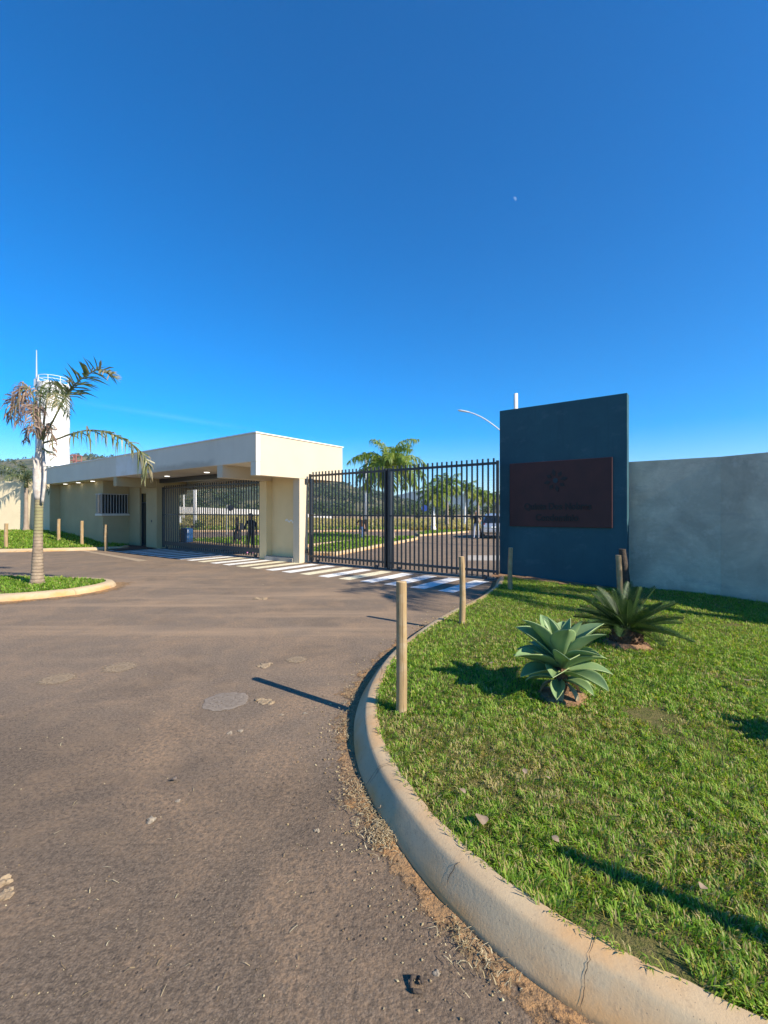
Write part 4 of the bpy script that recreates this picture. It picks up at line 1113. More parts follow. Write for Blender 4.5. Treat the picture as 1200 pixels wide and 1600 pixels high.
def cycad(name, loc, label, nf, L, hs, sc=1.0, leafn=34):
    e = empty(name, loc); tag(e, label, 'cycad')
    m = MB()
    m.lathe([(.10 * sc, -.05), (.135 * sc, .02), (.15 * sc, hs * .4), (.13 * sc, hs * .8), (.07 * sc, hs)], 14)
    for k in range(60):
        a = random.uniform(0, 6.28); z = random.uniform(.0, hs * .9); r = .135 * sc
        c = Vector((r * math.cos(a), r * math.sin(a), z)); d = Vector((math.cos(a), math.sin(a), .9)).normalized()
        m.tube([c, c + d * .06 * sc], [.02 * sc, .008 * sc], 5)
    m.build('trunk', M['cycad_trunk'], e)
    for k in range(nf):
        u = (k + .5) / nf; az = 2.39996 * k + random.uniform(-.15, .15); el = .03 + 1.2 * u ** 1.1 + random.uniform(-.08, .08)
        path = [q + Vector((.04 * math.cos(az), .04 * math.sin(az), hs - .02)) for q in arc_path(az, el, L * random.uniform(.85, 1.08) * (1 - .12 * u), .50 - .25 * u, 5)]
        m = MB(); pth = catmull(path, 5); n = len(pth) - 1
        m.tube(pth, [.010 * sc * (1 - .7 * i / n) for i in range(n + 1)], 5, rnd=.9)
        for q in range(leafn):
            w = .15 + .85 * q / (leafn - 1); f = w * n; i = min(int(f), n - 1); p = pth[i].lerp(pth[i + 1], f - i)
            T = (pth[i + 1] - pth[i]).normalized(); S = T.cross(Vector((0, 0, 1))).normalized(); U = S.cross(T)
            ll = .135 * sc * (math.sin(math.pi * (.16 + .78 * w)) ** .6)
            for sd_ in (-1, 1):
                d = (S * sd_ * .72 + T * .55 + U * .55).normalized(); wv = T * .0046 * sc
                b = p + d * ll * .55; c = p + d * ll - U * .01
                m.add([p - wv, p + wv, b + wv, b - wv, c], [(0, 1, 2, 3), (3, 2, 4)], random.uniform(.1, .9))
        m.build('frond', M['cycad'], e, fix=False)
    return e
cycad('cycad', (CY.x, CY.y, .07), 'spiky dark green cycad with short shaggy trunk on the lawn before the teal wall', 38, .62, .20)
cycad('cycad', (-20.6, 20.4, .36), 'dark cycad at the left edge before the cream wall', 22, .95, .35, 1.4, 26)

# soil rings under the plants
for c, r_ in ((AG, .19), (CY, .25)):
    m = MB(); vs_ = [(c.x, c.y, c.z + .018)]; n = 26
    for q, z in ((.5, .016), (.85, .006), (1.15, -.04)):
        for k in range(n):
            a = 2 * math.pi * k / n; rj = r_ * q * (1 + .22 * mnoise.noise(Vector((math.cos(a) * 2, math.sin(a) * 2, q + c.x))))
            vs_.append((c.x + rj * math.cos(a), c.y + rj * math.sin(a), c.z + z + .012 * mnoise.noise(Vector((k * .9, q * 7, 1)))))
    fs_ = [(0, 1 + k, 1 + (k + 1) % n) for k in range(n)] + [(1 + i * n + k, 1 + (i + 1) * n + k, 1 + (i + 1) * n + (k + 1) % n, 1 + i * n + (k + 1) % n) for i in range(2) for k in range(n)]
    tag(m.add(vs_, fs_).build('planting_soil', M['soil'], smooth=True, fix=False), kind='structure')

# ================================================================== TANK, MAST, LAMPS, POLES
b = at(83.5, None, 36, .0); wt = empty('water_tank', b); tag(wt, 'tall white cylindrical water tank behind the left end of the gatehouse', 'water tank')
rt = 21.0 / F * 36; ht = CAMH + (800 - 601) / F * 36
prof = [(rt, 0)]
for k in range(7): prof += [(rt, ht * (k + 1) / 7 - .05), (rt * 1.008, ht * (k + 1) / 7 - .03), (rt, ht * (k + 1) / 7 - .01)]
prof += [(rt * .98, ht), (.2, ht + .12)]
MB().lathe(prof, 48).build('shell', M['white'], wt, smooth=True)
rl = MB(); n = 20
for zz in (.28, .52): rl.tube([(rt * .95 * math.cos(2 * math.pi * k / n), rt * .95 * math.sin(2 * math.pi * k / n), ht + zz) for k in range(n + 1)], .022, 5, cap=False)
rl.build('railing', M['white'], wt)
for k in range(8):
    a = 2 * math.pi * k / 8 + .3; MB().tube([(rt * .95 * math.cos(a), rt * .95 * math.sin(a), ht), (rt * .95 * math.cos(a), rt * .95 * math.sin(a), ht + .52)], .022, 5).build('railing_post', M['white'], wt)
ms_ = empty('antenna_mast', at(57, None, 35.5, 0)); tag(ms_, 'thin grey mast rising beside the white water tank', 'mast')
zt_ = CAMH + (800 - 547) / F * 35.5
MB().tube([(0, 0, 0), (0, 0, zt_ * .8), (0, 0, zt_)], [.09, .07, .03], 8).build('tube', M['lamp_grey'], ms_)
MB().box(-.12, .12, -.12, .12, zt_ * .80, zt_ * .84).build('bracket', M['lamp_grey'], ms_)
M['red'] = plain('red_steel', (.38, .15, .13), (.32, .13, .11), 5, .6, 0)
rb = at(117, None, 62, 0); rd = empty('lattice_tower', rb); tag(rd, 'small red steel frame showing over the roof beside the tank', 'tower')
zt_ = CAMH + (800 - 711) / F * 62
for sx0, sy0 in ((-1, -1), (1, -1), (-1, 1), (1, 1)):
    MB().box(sx0 * .55 - .05, sx0 * .55 + .05, sy0 * .55 - .05, sy0 * .55 + .05, 0, zt_).build('leg', M['red'], rd)
for zz in (zt_ - .05, zt_ - .8, zt_ - 1.6, zt_ - 2.6, zt_ - 3.6):
    for k in range(4):
        a = [(-.5, -.55), (.55, -.5), (.5, .55), (-.55, .5)][k]; c = [(.5, -.55), (.55, .5), (-.5, .55), (-.55, -.5)][k]
        MB().tube([(a[0], a[1], zz), (c[0], c[1], zz)], .05, 5).build('brace', M['red'], rd)

def lamp(label, px, Y, ytop, r, arm=None, band=0, zb=0.0, name='street_lamp', cat='street lamp'):
    b = at(px, None, Y, zb); e = empty(name, b); tag(e, label, cat)
    h = CAMH + (800 - ytop) / F * Y - zb
    MB().tube([(0, 0, -.2), (0, 0, h * .5), (0, 0, h)], [r * 1.15, r, r * .8], 10).build('pole', M['pole'], e, smooth=True)
    if band: MB().tube([(0, 0, 0), (0, 0, band)], [r * 1.25, r * 1.2], 10).build('painted_foot', M['bark_dark'], e)
    if arm:
        pts = [at(q[0], q[1], Y) - b for q in arm]
        MB().tube(catmull(pts, 5), .024, 7).build('arm', M['lamp_grey'], e, smooth=True)
        t = pts[-1]; d = (pts[-1] - pts[-2]).normalized()
        hd = MB(); hd.tube([t - d * .05, t + d * .12, t + d * .42, t + d * .55], [.03, .06, .075, .025], 10)
        hd.v = [(x, y, t.z + (z - t.z) * .55) for x, y, z in hd.v]; hd.build('lamp_head', M['lamp_grey'], e, smooth=True)
    return e
lamp('street lamp behind the teal wall, arm reaching left over the gate', 806, 20, 615, .11, [(803, 690), (790, 680), (776, 668), (758, 655), (742, 647), (733, 644)])
lamp('tall white pole with dark foot behind the left leaf of the double gate', 572.5, 36, 711, .13, band=1.0, name='pole', cat='pole')
lamp('thin white pole in the field right of the tall white pole', 591.5, 46, 781, .07, zb=.1, name='pole', cat='pole')
lamp('slim white pole at the far left behind the roofed gate', 274.5, 40, 763, .09, zb=.1, name='pole', cat='pole')
lamp('short white pole between the two taller ones behind the roofed gate', 287, 70, 773, .10, zb=.3, name='pole', cat='pole')
lamp('broad white pole behind the middle of the roofed gate', 305, 38, 763, .17, zb=.1, name='pole', cat='pole')
M['blue'] = plain('sign_blue', (.02, .06, .28), (.018, .05, .24), 5, .5, 0)
M['navy'] = plain('sign_dark', (.02, .025, .045), (.015, .02, .035), 5, .5, 0)
def road_sign(label, px, Y, ytop, dia, m_, zb=.1, off=0):
    b = at(px, None, Y, zb); e = empty('road_sign', b); tag(e, label, 'road sign'); h = CAMH + (800 - ytop) / F * Y - zb
    MB().tube([(0, 0, -.1), (0, 0, h)], .035, 8).build('pole', M['lamp_grey'], e)
    n = 18; c = Vector((off, -.06, h - dia / 2)); vs = []
    for dy in (0, .02):
        for k in range(n): vs.append(c + Vector((dia / 2 * math.cos(2 * math.pi * k / n), dy, dia / 2 * math.sin(2 * math.pi * k / n))))
    MB().add(vs, [tuple(range(n)), tuple(range(n, 2 * n))] + [(k, (k + 1) % n, n + (k + 1) % n, n + k) for k in range(n)]).build('plate', m_, e)
    return e
road_sign('round dark blue road sign on a thin pole behind the roofed gate', 354, 31, 789, .42, M['navy'], off=.28)
road_sign('round blue road sign on a thin pole in the avenue strip', 661, 31, 789, .45, M['blue'], off=.10)
# utility box, low bench and barrel behind the roofed gate
b = at(278.5, None, 41, .15); e = empty('utility_box', b); tag(e, 'small white utility box on a stand behind the roofed gate', 'utility box')
MB().box(-.28, .28, -.15, .15, .45, 1.05).build('case', M['white'], e, bevel=.02); MB().box(-.31, .31, -.18, .18, 1.05, 1.10).build('lid', M['white'], e); MB().box(-.06, .06, -.06, .06, -.1, .45).build('stand', M['pole'], e)
b = at(288, None, 33, .12); e = empty('bench', b); tag(e, 'dark low bench on the lawn behind the roofed gate', 'bench')
MB().box(-.75, .75, -.2, .2, .42, .47).build('seat', M['bark_dark'], e)
for x in (-.6, .6): MB().box(x - .04, x + .04, -.16, .16, -.02, .42).build('leg', M['bark_dark'], e)
b = at(291.5, None, 21.6, .12); e = empty('barrel', b); tag(e, 'blue plastic barrel in the shade behind the roofed gate', 'barrel')
M['barrel'] = plain('barrel_blue', (.03, .12, .32), (.025, .09, .26), 6, .4, 0)
MB().lathe([(.24, 0), (.28, .04), (.28, .2), (.295, .23), (.28, .26), (.28, .42), (.295, .45), (.28, .48), (.28, .62), (.25, .66)], 20).build('body', M['barrel'], e, smooth=True)
MB().lathe([(.252, .66), (.26, .68), (.20, .70)], 20).build('rim', M['barrel'], e)
def shrub(label, px, Y, z, r, n=260):
    b = at(px, None, Y, z); e = empty('shrub', b); tag(e, label, 'shrub')
    m = MB()
    for k in range(5):
        a = random.uniform(0, 6.28); m.tube([(0, 0, -.05), (r * .5 * math.cos(a), r * .5 * math.sin(a), r * .9)], [.02, .008], 5)
    m.build('stem', M['bark_dark'], e); c = MB(); leaf_cloud(c, (0, 0, r * .8), r, r * .8, n, r * .13); c.build('foliage', M['tree_leaf'], e, fix=False)
shrub('low dark shrub beside the blue barrel', 280, 21.8, .1, .42)
shrub('green shrub at the foot of the broad white pole', 311, 37.4, .1, .55)

# ================================================================== CAR
def car(label, loc, rz):
    e = empty('parked_car', loc, rz); tag(e, label, 'car')
    silver = plain('car_silver', (.55, .57, .60), (.53, .55, .58), 3, .25, 0, metallic=.6)
    rub = plain('tyre_rubber', (.02, .02, .02), (.03, .03, .03), 20, .85, .2)
    red = plain('tail_lamp', (.35, .02, .02), (.3, .02, .02), 9, .2, 0)
    # stations along the length: y, half width, floor, belt, roof half width, roof height
    st = [(-2.0, .66, .42, .78, .60, .80), (-1.9, .76, .30, .92, .66, .95), (-1.75, .82, .26, 1.0, .60, 1.34), (-1.35, .85, .24, 1.0, .60, 1.47), (-.3, .86, .24, .98, .60, 1.50), (.45, .86, .24, .97, .58, 1.42),
          (1.05, .85, .25, .96, .66, .99), (1.6, .82, .26, .90, .62, .92), (1.92, .72, .32, .76, .55, .79), (2.0, .60, .42, .66, .5, .68)]
    vs = []
    for y, hw, fl, bt, rw, rh in st:
        for x, z in ((-hw * .9, fl), (-hw, fl + .15), (-hw, bt - .12), (-hw * .97, bt), (-rw, rh - .05), (-rw * .8, rh), (rw * .8, rh), (rw, rh - .05), (hw * .97, bt), (hw, bt - .12), (hw, fl + .15), (hw * .9, fl)):
            vs.append((x, y, z))
    n = 12; fs = []
    for i in range(len(st) - 1):
        for k in range(n): fs.append((i * n + k, i * n + (k + 1) % n, (i + 1) * n + (k + 1) % n, (i + 1) * n + k))
    fs += [tuple(range(n)), tuple((len(st) - 1) * n + k for k in range(n))]
    MB().add(vs, fs).build('body', silver, e, smooth=True, bevel=.03)
    def quad(name, pts, m_, off):
        m = MB(); o_ = Vector(off); m.add([Vector(p) + o_ for p in pts] + [Vector(p) - o_ * .5 for p in pts], [(0, 1, 2, 3), (4, 5, 6, 7), (0, 1, 5, 4), (1, 2, 6, 5), (2, 3, 7, 6), (3, 0, 4, 7)]); m.build(name, m_, e)
    quad('rear_window', [(-.66, -1.93, .97), (.66, -1.93, .97), (.54, -1.77, 1.32), (-.54, -1.77, 1.32)], M['glass'], (0, -.02, .012))
    quad('windscreen', [(-.66, 1.03, 1.01), (.66, 1.03, 1.01), (.54, .50, 1.39), (-.54, .50, 1.39)], M['glass'], (0, .02, .02))
    for sd_ in (-1, 1):
        quad('side_window', [(sd_ * .83, -1.3, 1.02), (sd_ * .83, .75, 1.0), (sd_ * .62, .42, 1.36), (sd_ * .62, -1.3, 1.40)], M['glass'], (sd_ * .02, 0, .01))
        quad('tail_lamp', [(sd_ * .60, -1.955, .70), (sd_ * .74, -1.92, .70), (sd_ * .72, -1.90, .92), (sd_ * .60, -1.93, .92)], red, (0, -.02, 0))
        quad('headlight', [(sd_ * .45, 1.965, .62), (sd_ * .68, 1.93, .62), (sd_ * .70, 1.87, .76), (sd_ * .45, 1.93, .76)], M['white'], (0, .02, 0))
        MB().box(sd_ * .90 - .08, sd_ * .90 + .08, .62, .72, .98, 1.10).build('mirror', silver, e, bevel=.02)
        for y in (-1.25, 1.25):
            w = MB().tube([(sd_ * .70, y, .30), (sd_ * .72, y, .30), (sd_ * .87, y, .30), (sd_ * .89, y, .30)], [.28, .30, .30, .28], 20).build('wheel', rub, e)
            MB().tube([(sd_ * .885, y, .30), (sd_ * .90, y, .30)], [.19, .17], 16).build('rim', M['lamp_grey'], w)
    MB().box(-.70, .70, -2.05, -1.93, .38, .56).build('bumper', silver, e, bevel=.03)
    quad('number_plate', [(-.2, -2.0, .66), (.2, -2.0, .66), (.2, -1.97, .78), (-.2, -1.97, .78)], M['white'], (0, -.02, 0))
car('silver car parked on the avenue, half hidden by the teal wall', at(760.5, None, 26.5, 0) + Vector((.92, 1.6, .006)), math.atan2(ES.y, ES.x) - R(90) + R(22))

# ================================================================== PEOPLE
def person(label, loc, face, h, cols, pose, hair_long=False, skirt=False, bag=None):
    """cols: skin, hair, top, bottom, shoe; face: heading of the body (0 = +Y)"""
    e = empty('person', loc, face); tag(e, label, 'person')
    k = h / 1.75
    a = pose
    J = {'pelvis': ((0, 0, .96), .145), 'waist': ((0, .0, 1.12), .125), 'chest': ((0, .0, 1.32), .150), 'neckb': ((0, 0, 1.47), .065), 'neck': ((0, .015, 1.53), .052), 'head0': ((0, .025, 1.60), .085), 'head': ((0, .03, 1.68), .088), 'crown': ((0, .02, 1.735), .06)}
    E = [('pelvis', 'waist'), ('waist', 'chest'), ('chest', 'neckb'), ('neckb', 'neck'), ('neck', 'head0'), ('head0', 'head'), ('head', 'crown')]
    for sd_, nm in ((-1, 'l'), (1, 'r')):
        sw = a['stride'] * sd_; ar = a['arm_' + nm]
        J['hip' + nm] = ((sd_ * .095, 0, .90), .092)
        J['knee' + nm] = ((sd_ * .10, sw * .5 + .03 * abs(a['stride']), .50), .062)
        J['ankle' + nm] = ((sd_ * .10, sw - (.06 if sw < 0 else 0), .09 + (.03 if sw < -.05 else 0)), .042)
        J['toe' + nm] = ((sd_ * .115, sw + .15 - (.04 if sw < 0 else 0), .035), .035)
        J['sh' + nm] = ((sd_ * .185, 0, 1.43), .062)
        J['el' + nm] = ((sd_ * ar[0][0], ar[0][1], ar[0][2]), .045)
        J['wr' + nm] = ((sd_ * ar[1][0], ar[1][1], ar[1][2]), .032)
        J['ha' + nm] = ((sd_ * ar[2][0], ar[2][1], ar[2][2]), .030)
        E += [('pelvis', 'hip' + nm), ('hip' + nm, 'knee' + nm), ('knee' + nm, 'ankle' + nm), ('ankle' + nm, 'toe' + nm), ('chest', 'sh' + nm), ('sh' + nm, 'el' + nm), ('el' + nm, 'wr' + nm), ('wr' + nm, 'ha' + nm)]
    names = list(J); me = bpy.data.meshes.new('body')
    me.from_pydata([Vector(J[n][0]) * k for n in names], [(names.index(x), names.index(y)) for x, y in E], [])
    ob = _o('body', me); col.objects.link(ob)
    sm = ob.modifiers.new('skin', 'SKIN'); 
    bpy.context.view_layer.update()
    if not me.skin_vertices: 
        bm = bmesh.new(); bm.from_mesh(me); bm.verts.layers.skin.verify(); bm.to_mesh(me); bm.free()
    for i, n in enumerate(names):
        sv = me.skin_vertices[0].data[i]; sv.radius = (J[n][1] * k, J[n][1] * k * (.75 if n in ('pelvis', 'waist', 'chest') else 1)); sv.use_root = n == 'pelvis'
    ss = ob.modifiers.new('sub', 'SUBSURF'); ss.levels = 2; ss.render_levels = 2
    dg = bpy.context.evaluated_depsgraph_get(); m2 = bpy.data.meshes.new_from_object(ob.evaluated_get(dg))
    bpy.data.objects.remove(ob)
    m2.materials.clear()
    skin, hair, top, bot, shoe = cols
    for m_ in (skin, top, bot, shoe): m2.materials.append(m_)
    for p in m2.polygons:
        c = p.center / k; arm = abs(c.x) > .225 and c.z > .75
        if c.z > 1.49: mi = 0
        elif arm: mi = 1 if c.z > a.get('sleeve', 1.22) else 0
        elif c.z > .97: mi = 1
        elif c.z > a.get('hem', .12): mi = 2
        elif c.z > .10: mi = 0
        else: mi = 3
        p.material_index = mi; p.use_smooth = True
    o = link('body', m2, e)
    # hair cap, longer behind when worn long
    hm = MB(); n = 12; rows = 7
    for i in range(rows + 1):
        ph = math.pi * (.02 + (.62 if not hair_long else .72) * i / rows)
        for q in range(n):
            th_ = 2 * math.pi * q / n; back = -math.sin(th_)
            rr = .112 if True else 0; cut = 1 if back > -.2 else .62
            ph2 = ph * (cut if cut < 1 else 1)
            hm.v.append((k * rr * .92 * math.sin(ph2) * math.cos(th_), k * (.012 + rr * 1.05 * math.sin(ph2) * math.sin(th_)), k * (1.665 + rr * 1.08 * math.cos(ph2) - (.16 if hair_long and i == rows and back > .2 else 0)))); hm.r.append(.5)
    hm.f = [(i * n + q, i * n + (q + 1) % n, (i + 1) * n + (q + 1) % n, (i + 1) * n + q) for i in range(rows) for q in range(n)]; hm.m = [0] * len(hm.f)
    hm.build('hair', hair, e, smooth=True)
    # nose and ears
    MB().tube([(0, .118 * k, 1.655 * k), (0, .135 * k, 1.63 * k)], [.010 * k, .016 * k], 6).build('nose', skin, e)
    if skirt:
        MB().lathe([(.15 * k, 1.02 * k), (.18 * k, .9 * k), (.25 * k, .62 * k), (.27 * k, .48 * k)], 16).build('skirt', bot, e, smooth=True)
    if bag:
        bm_ = MB().box(-.15 * k, .15 * k, -.30 * k, -.14 * k, 1.02 * k, 1.44 * k); b = bm_.build('backpack', bag, e, bevel=.04 * k)
        for sd_ in (-1, 1): MB().tube([Vector((sd_ * .11, -.15, 1.42)) * k, Vector((sd_ * .12, .02, 1.49)) * k, Vector((sd_ * .12, .12, 1.35)) * k, Vector((sd_ * .12, -.02, 1.08)) * k, Vector((sd_ * .12, -.15, 1.06)) * k], .016 * k, 5).build('strap', bag, b)
    return e
def flat(n, c, r=.85): return plain(n, c, tuple(x * .85 for x in c), 30, r, .1)
SK = flat('skin_tone', (.42, .24, .16), .6); HB = flat('dark_hair', (.018, .013, .010)); BLK = flat('black_cloth', (.016, .016, .02)); DBL = flat('denim_blue', (.10, .17, .36)); BRN = flat('brown_top', (.10, .05, .03))
WHT = flat('white_shoe', (.7, .7, .68)); PNK = flat('pink_shoe', (.62, .22, .48)); GRY = flat('grey_jeans', (.30, .34, .42)); NVY = flat('navy_cloth', (.02, .022, .035))
REL = ((.25, -.01, 1.14), (.27, .06, .90), (.27, .09, .80)); FWD = ((.25, .10, 1.15), (.22, .28, 1.02), (.20, .35, 1.0)); BK = ((.25, -.12, 1.15), (.26, -.06, .92), (.26, -.03, .84)); BENT = ((.30, -.05, 1.17), (.20, .20, 1.10), (.12, .26, 1.14))
person('person in dark clothes with backpack walking behind the roofed gate', at(371, None, 20.2, .006), R(100), 1.33, (SK, HB, BLK, BLK, BLK), dict(stride=.26, arm_l=BK, arm_r=FWD, hem=.42), True, True, NVY)
person('person in black with pink shoes beside the roofed gate post', at(392, None, 17.0, .006), R(170), 1.52, (SK, HB, BLK, BLK, PNK), dict(stride=.05, arm_l=REL, arm_r=BENT, sleeve=.9), True)
person('person in brown top and blue jeans on the wedge island', at(564, None, 25.3, .0), R(-160), 1.36, (SK, HB, BRN, DBL, WHT), dict(stride=.04, arm_l=REL, arm_r=BENT))
person('man in black top and grey jeans standing on the avenue near the car', at(744, None, 25.9, .0), R(150), 1.66, (SK, flat('grey_hair', (.25, .24, .23)), BLK, GRY, NVY), dict(stride=.12, arm_l=BENT, arm_r=REL))

# ================================================================== SMALL THINGS ON THE ROAD
def blob(name, loc, r, mat, flat_=.5, seed=0, label=None, cat=None, group=None, sub_=2):
    """a crumbly lump: several broken pieces pressed together"""
    rs = random.Random(seed * 7 + 1); bm = bmesh.new()
    for k in range(1 if r[0] < .012 else 7):
        res = bmesh.ops.create_icosphere(bm, subdivisions=sub_, radius=1)
        f = 1 if k == 0 and r[0] < .012 else rs.uniform(.30, .62); ox, oy = (0, 0) if k == 0 else (rs.uniform(-.8, .8) * r[0], rs.uniform(-.45, .45) * r[1])
        o3 = Vector((rs.uniform(0, 50), rs.uniform(0, 50), 0)); hz_ = rs.uniform(.5, 1.1)
        for v in res['verts']:
            n_ = 1 + .55 * mnoise.noise(v.co * 1.4 + o3) + .40 * mnoise.noise(v.co * 3.5 + o3)
            v.co = Vector((ox + v.co.x * r[0] * n_ * f, oy + v.co.y * r[1] * n_ * f, max(-.3, v.co.z) * r[2] * n_ * hz_))
    me = bpy.data.meshes.new(name); bm.to_mesh(me); bm.free(); me.materials.append(mat)
    o = link(name, me, None, loc, (0, 0, rs.uniform(-.6, .6)))
    if label: tag(o, label, cat, group)
    return o
# round stains / covers
def disc(px, py, wpx, mat, label, seed, name='round_patch'):
    c = at(px, py); r = wpx / F * c.y / 2; n = 40; m = MB(); vs = [(0, 0, .006)]
    for q, z in ((.72, .006), (.95, .0055), (1.08, .001)):
        for k in range(n):
            a = 2 * math.pi * k / n; rj = r * q * (1 + .10 * mnoise.noise(Vector((math.cos(a) * 2, math.sin(a) * 2, seed))) + .10 * mnoise.noise(Vector((math.cos(a) * 9, math.sin(a) * 9, seed))))
            vs.append((rj * math.cos(a), rj * math.sin(a), z))
    fs = [(0, 1 + k, 1 + (k + 1) % n) for k in range(n)] + [(1 + i * n + k, 1 + (i + 1) * n + k, 1 + (i + 1) * n + (k + 1) % n, 1 + i * n + (k + 1) % n) for i in range(2) for k in range(n)]
    m.add(vs, fs); m.r = [.62] + [.68] * n + [.85 if mat is M['stain'] else .45] * n + [-.2] * n
    o = m.build(name, mat, smooth=True, fix=False); o.location = c; tag(o, label, 'road patch')
disc(353, 1096, 68, M['stain'], 'largest round grey patch on the road, left of the post shadow tip', 1)
disc(90, 1061, 52, M['stain_light'], 'sandy round patch on the road nearest the left edge', 2)
disc(187, 1043, 50, M['stain_light'], 'sandy round patch on the road, second from the left edge', 3)
disc(463, 1031, 34, M['stain_light'], 'small pale round patch on the road above the post shadow', 4)
for i, (px, py, w_, h_, lb) in enumerate([(415, 1040, 24, 6, 'flat lump of dried mud beside the small pale round patch'), (413, 1096, 30, 7, 'flat lump of dried mud right of the largest round patch'),
        (407, 936, 17, 6, 'pale clod lying on the road before the crossing'), (236, 1283, 15, 12, 'pale flat stone on the near road'), (8, 1378, 26, 22, 'larger lump of dried mud at the left edge'), (6, 1398, 26, 13, 'lower lump of dried mud at the left edge'),
        (276, 1252, 10, 6, 'small pebble beyond the pale flat stone'), (357, 1146, 10, 6, 'small clod below the largest round patch'), (376, 1143, 10, 5, 'clod right of the small clod below the largest patch'),
        (440, 1117, 7, 4, 'small pale stone near the tip side of the post shadow'), (476, 1115, 7, 4, 'small pale stone near the kerb end of the post shadow'), (683, 1522, 10, 8, 'pale stone near the kerb at the bottom'), (495, 1299, 9, 8, 'brown stone in the middle of the near road'), (672, 1404, 11, 8, 'grey stone lying against the near kerb')]):
    c = at(px, py); r = w_ / F * c.y / 2
    blob('clod', c + Vector((0, 0, .002)), (r, r * 1.1, max(.005, h_ / F * c.y * .28)), M['mud'] if w_ > 14 and i != 3 else M['stone'], seed=i, label=lb, cat='clod')
blob('clod', at(597, 1273) + Vector((-.005, .01, .005)), (.030, .032, .040), M['mud'], seed=31, label='tallest mud clod leaning against the near kerb', cat='clod')
blob('clod', at(604, 1295) + Vector((-.005, 0, .003)), (.020, .022, .022), M['mud'], seed=32, label='small mud clod below the tallest one at the kerb', cat='clod')
# loose ring of black bark on the road
c = at(651, 1543); pts = [c + Vector((.020 * math.cos(a * .6), .026 * math.sin(a * .6), .012 + .006 * math.sin(a * 1.9))) for a in range(10)]
tag(MB().tube(pts, .006, 6, jitter=.3).build('bark_curl', M['bark_dark']), 'dark curled scrap of bark on the road near the bottom', 'bark scrap')
# dead leaves and straws on lawn and road
def dead_leaf(loc, s, label, mat):
    n = 6; vs = []
    for i in range(n + 1):
        u = i / n; w = math.sin(math.pi * (.06 + .9 * u)) * .42
        for q in (-1, 0, 1): vs.append(((u - .5) * s, q * w * s, (.22 * abs(q) * w + .10 * math.sin(u * 3)) * s + .03 * s * random.random()))
    fs = [(i * 3 + k, i * 3 + k + 1, i * 3 + 4 + k, i * 3 + 3 + k) for i in range(n) for k in range(2)]
    o = MB().add(vs, fs, random.random()).build('dead_leaf', mat, smooth=True, fix=False); o.location = loc; o.rotation_euler = (random.uniform(-.3, .3), random.uniform(-.3, .3), random.uniform(0, 6)); tag(o, label, 'leaf')
M['deadleaf'] = plain('dead_leaf', (.34, .25, .165), (.20, .14, .09), 30, .8, .3)
for px, py, s, lb in [(752, 1281, .075, 'large curled grey brown leaf on the grass near the kerb'), (722, 1236, .045, 'tan dead leaf on the grass close to the kerb bend'), (1098, 1386, .038, 'pale dead leaf beyond the long post shadow'), (855, 1215, .032, 'small white dead leaf on the grass below the agave'),
                      (1168, 1064, .09, 'dark dead leaf on the grass at the right edge'), (767, 1036, .05, 'pale dead leaf left of the agave shadow'), (820, 1205, .035, 'tan leaf scrap on the grass in the middle of the lawn'), (868, 1311, .035, 'brown leaf scrap near the tip of the long post shadow')]:
    dead_leaf(at(px, py, z=.155), s, lb, M['deadleaf'])
dl = at(271, 1221); dead_leaf(dl + Vector((0, 0, .01)), .05, 'pale leaf scrap on the road beyond the flat stone', M['deadleaf'])

# gutter earth: an uneven skin of soil along the foot of the kerb
def mk_gutter():
    t = NT('gutter_earth')
    c = t.mix(t.ramp(t.noise(14, 5, .7), [(.35, 0), (.65, 1)]), (.40, .245, .125), (.27, .18, .10))
    c = t.mix(t.ramp(t.noise(3, 4, .6), [(.45, 0), (.62, .85)]), c, (.47, .255, .105))
    c = t.mix(t.ramp(t.noise(60, 3, .7), [(.5, 0), (.64, .7)]), c, (.085, .068, .055))
    a = t.math('ADD', t.attr('rnd'), t.math('MULTIPLY', t.math('SUBTRACT', t.noise(11, 5, .75), .5), 1.7))
    t.set(t.p.inputs['Alpha'], t.ramp(a, [(.38, 0), (.55, .95)]))
    return t.done(c, .95, t.bump(t.noise(70, 4, .7), .9, .012), spec=.1)
M['gutter'] = mk_gutter()
idx = [i for i, p in enumerate(KOUT) if p.y > .2]
def gutter(line, ids, wf):
    m = MB(); offs = [-.03, .01, .05, .10, .16, .22]; vs_ = []
    for i in ids:
        p = line[i]; a = line[max(i - 1, 0)]; b = line[min(i + 1, len(line) - 1)]; t_ = (b - a).normalized(); nrm = Vector((t_.y, -t_.x, 0))
        wd_ = .55 + .85 * abs(mnoise.noise(Vector((p.x * 1.1, p.y * 1.1, 5)))) + .5 * mnoise.noise(Vector((p.x * 4, p.y * 4, 1)))
        wd_ = max(.25, wd_) * wf(p)
        for k, o_ in enumerate(offs):
            q = p + nrm * (o_ * wd_ if o_ > 0 else o_)
            z = .013 * (1 - k / 5) + .009 * mnoise.noise(Vector((q.x * 9, q.y * 9, 2))) * (1 - k / 5)
            vs_.append((q.x, q.y, -.002 if k == 5 else max(.002, z)))
    nk = len(offs)
    fs_ = [(i * nk + k, i * nk + k + 1, (i + 1) * nk + k + 1, (i + 1) * nk + k) for i in range(len(ids) - 1) for k in range(nk - 1)]
    m.add(vs_, fs_); m.r = [(.85, .80, .62, .45, .25, -.2)[k] for _ in ids for k in range(nk)]
    o = m.build('gutter_earth', M['gutter'], smooth=True, fix=False)
    if sum(p.normal.z for p in o.data.polygons) < 0: o.data.flip_normals()
    tag(o, kind='structure')
gutter(KOUT, idx, lambda p: 1.15 if p.y < 2.4 else 1.5 if p.y < 6 else 1.2)
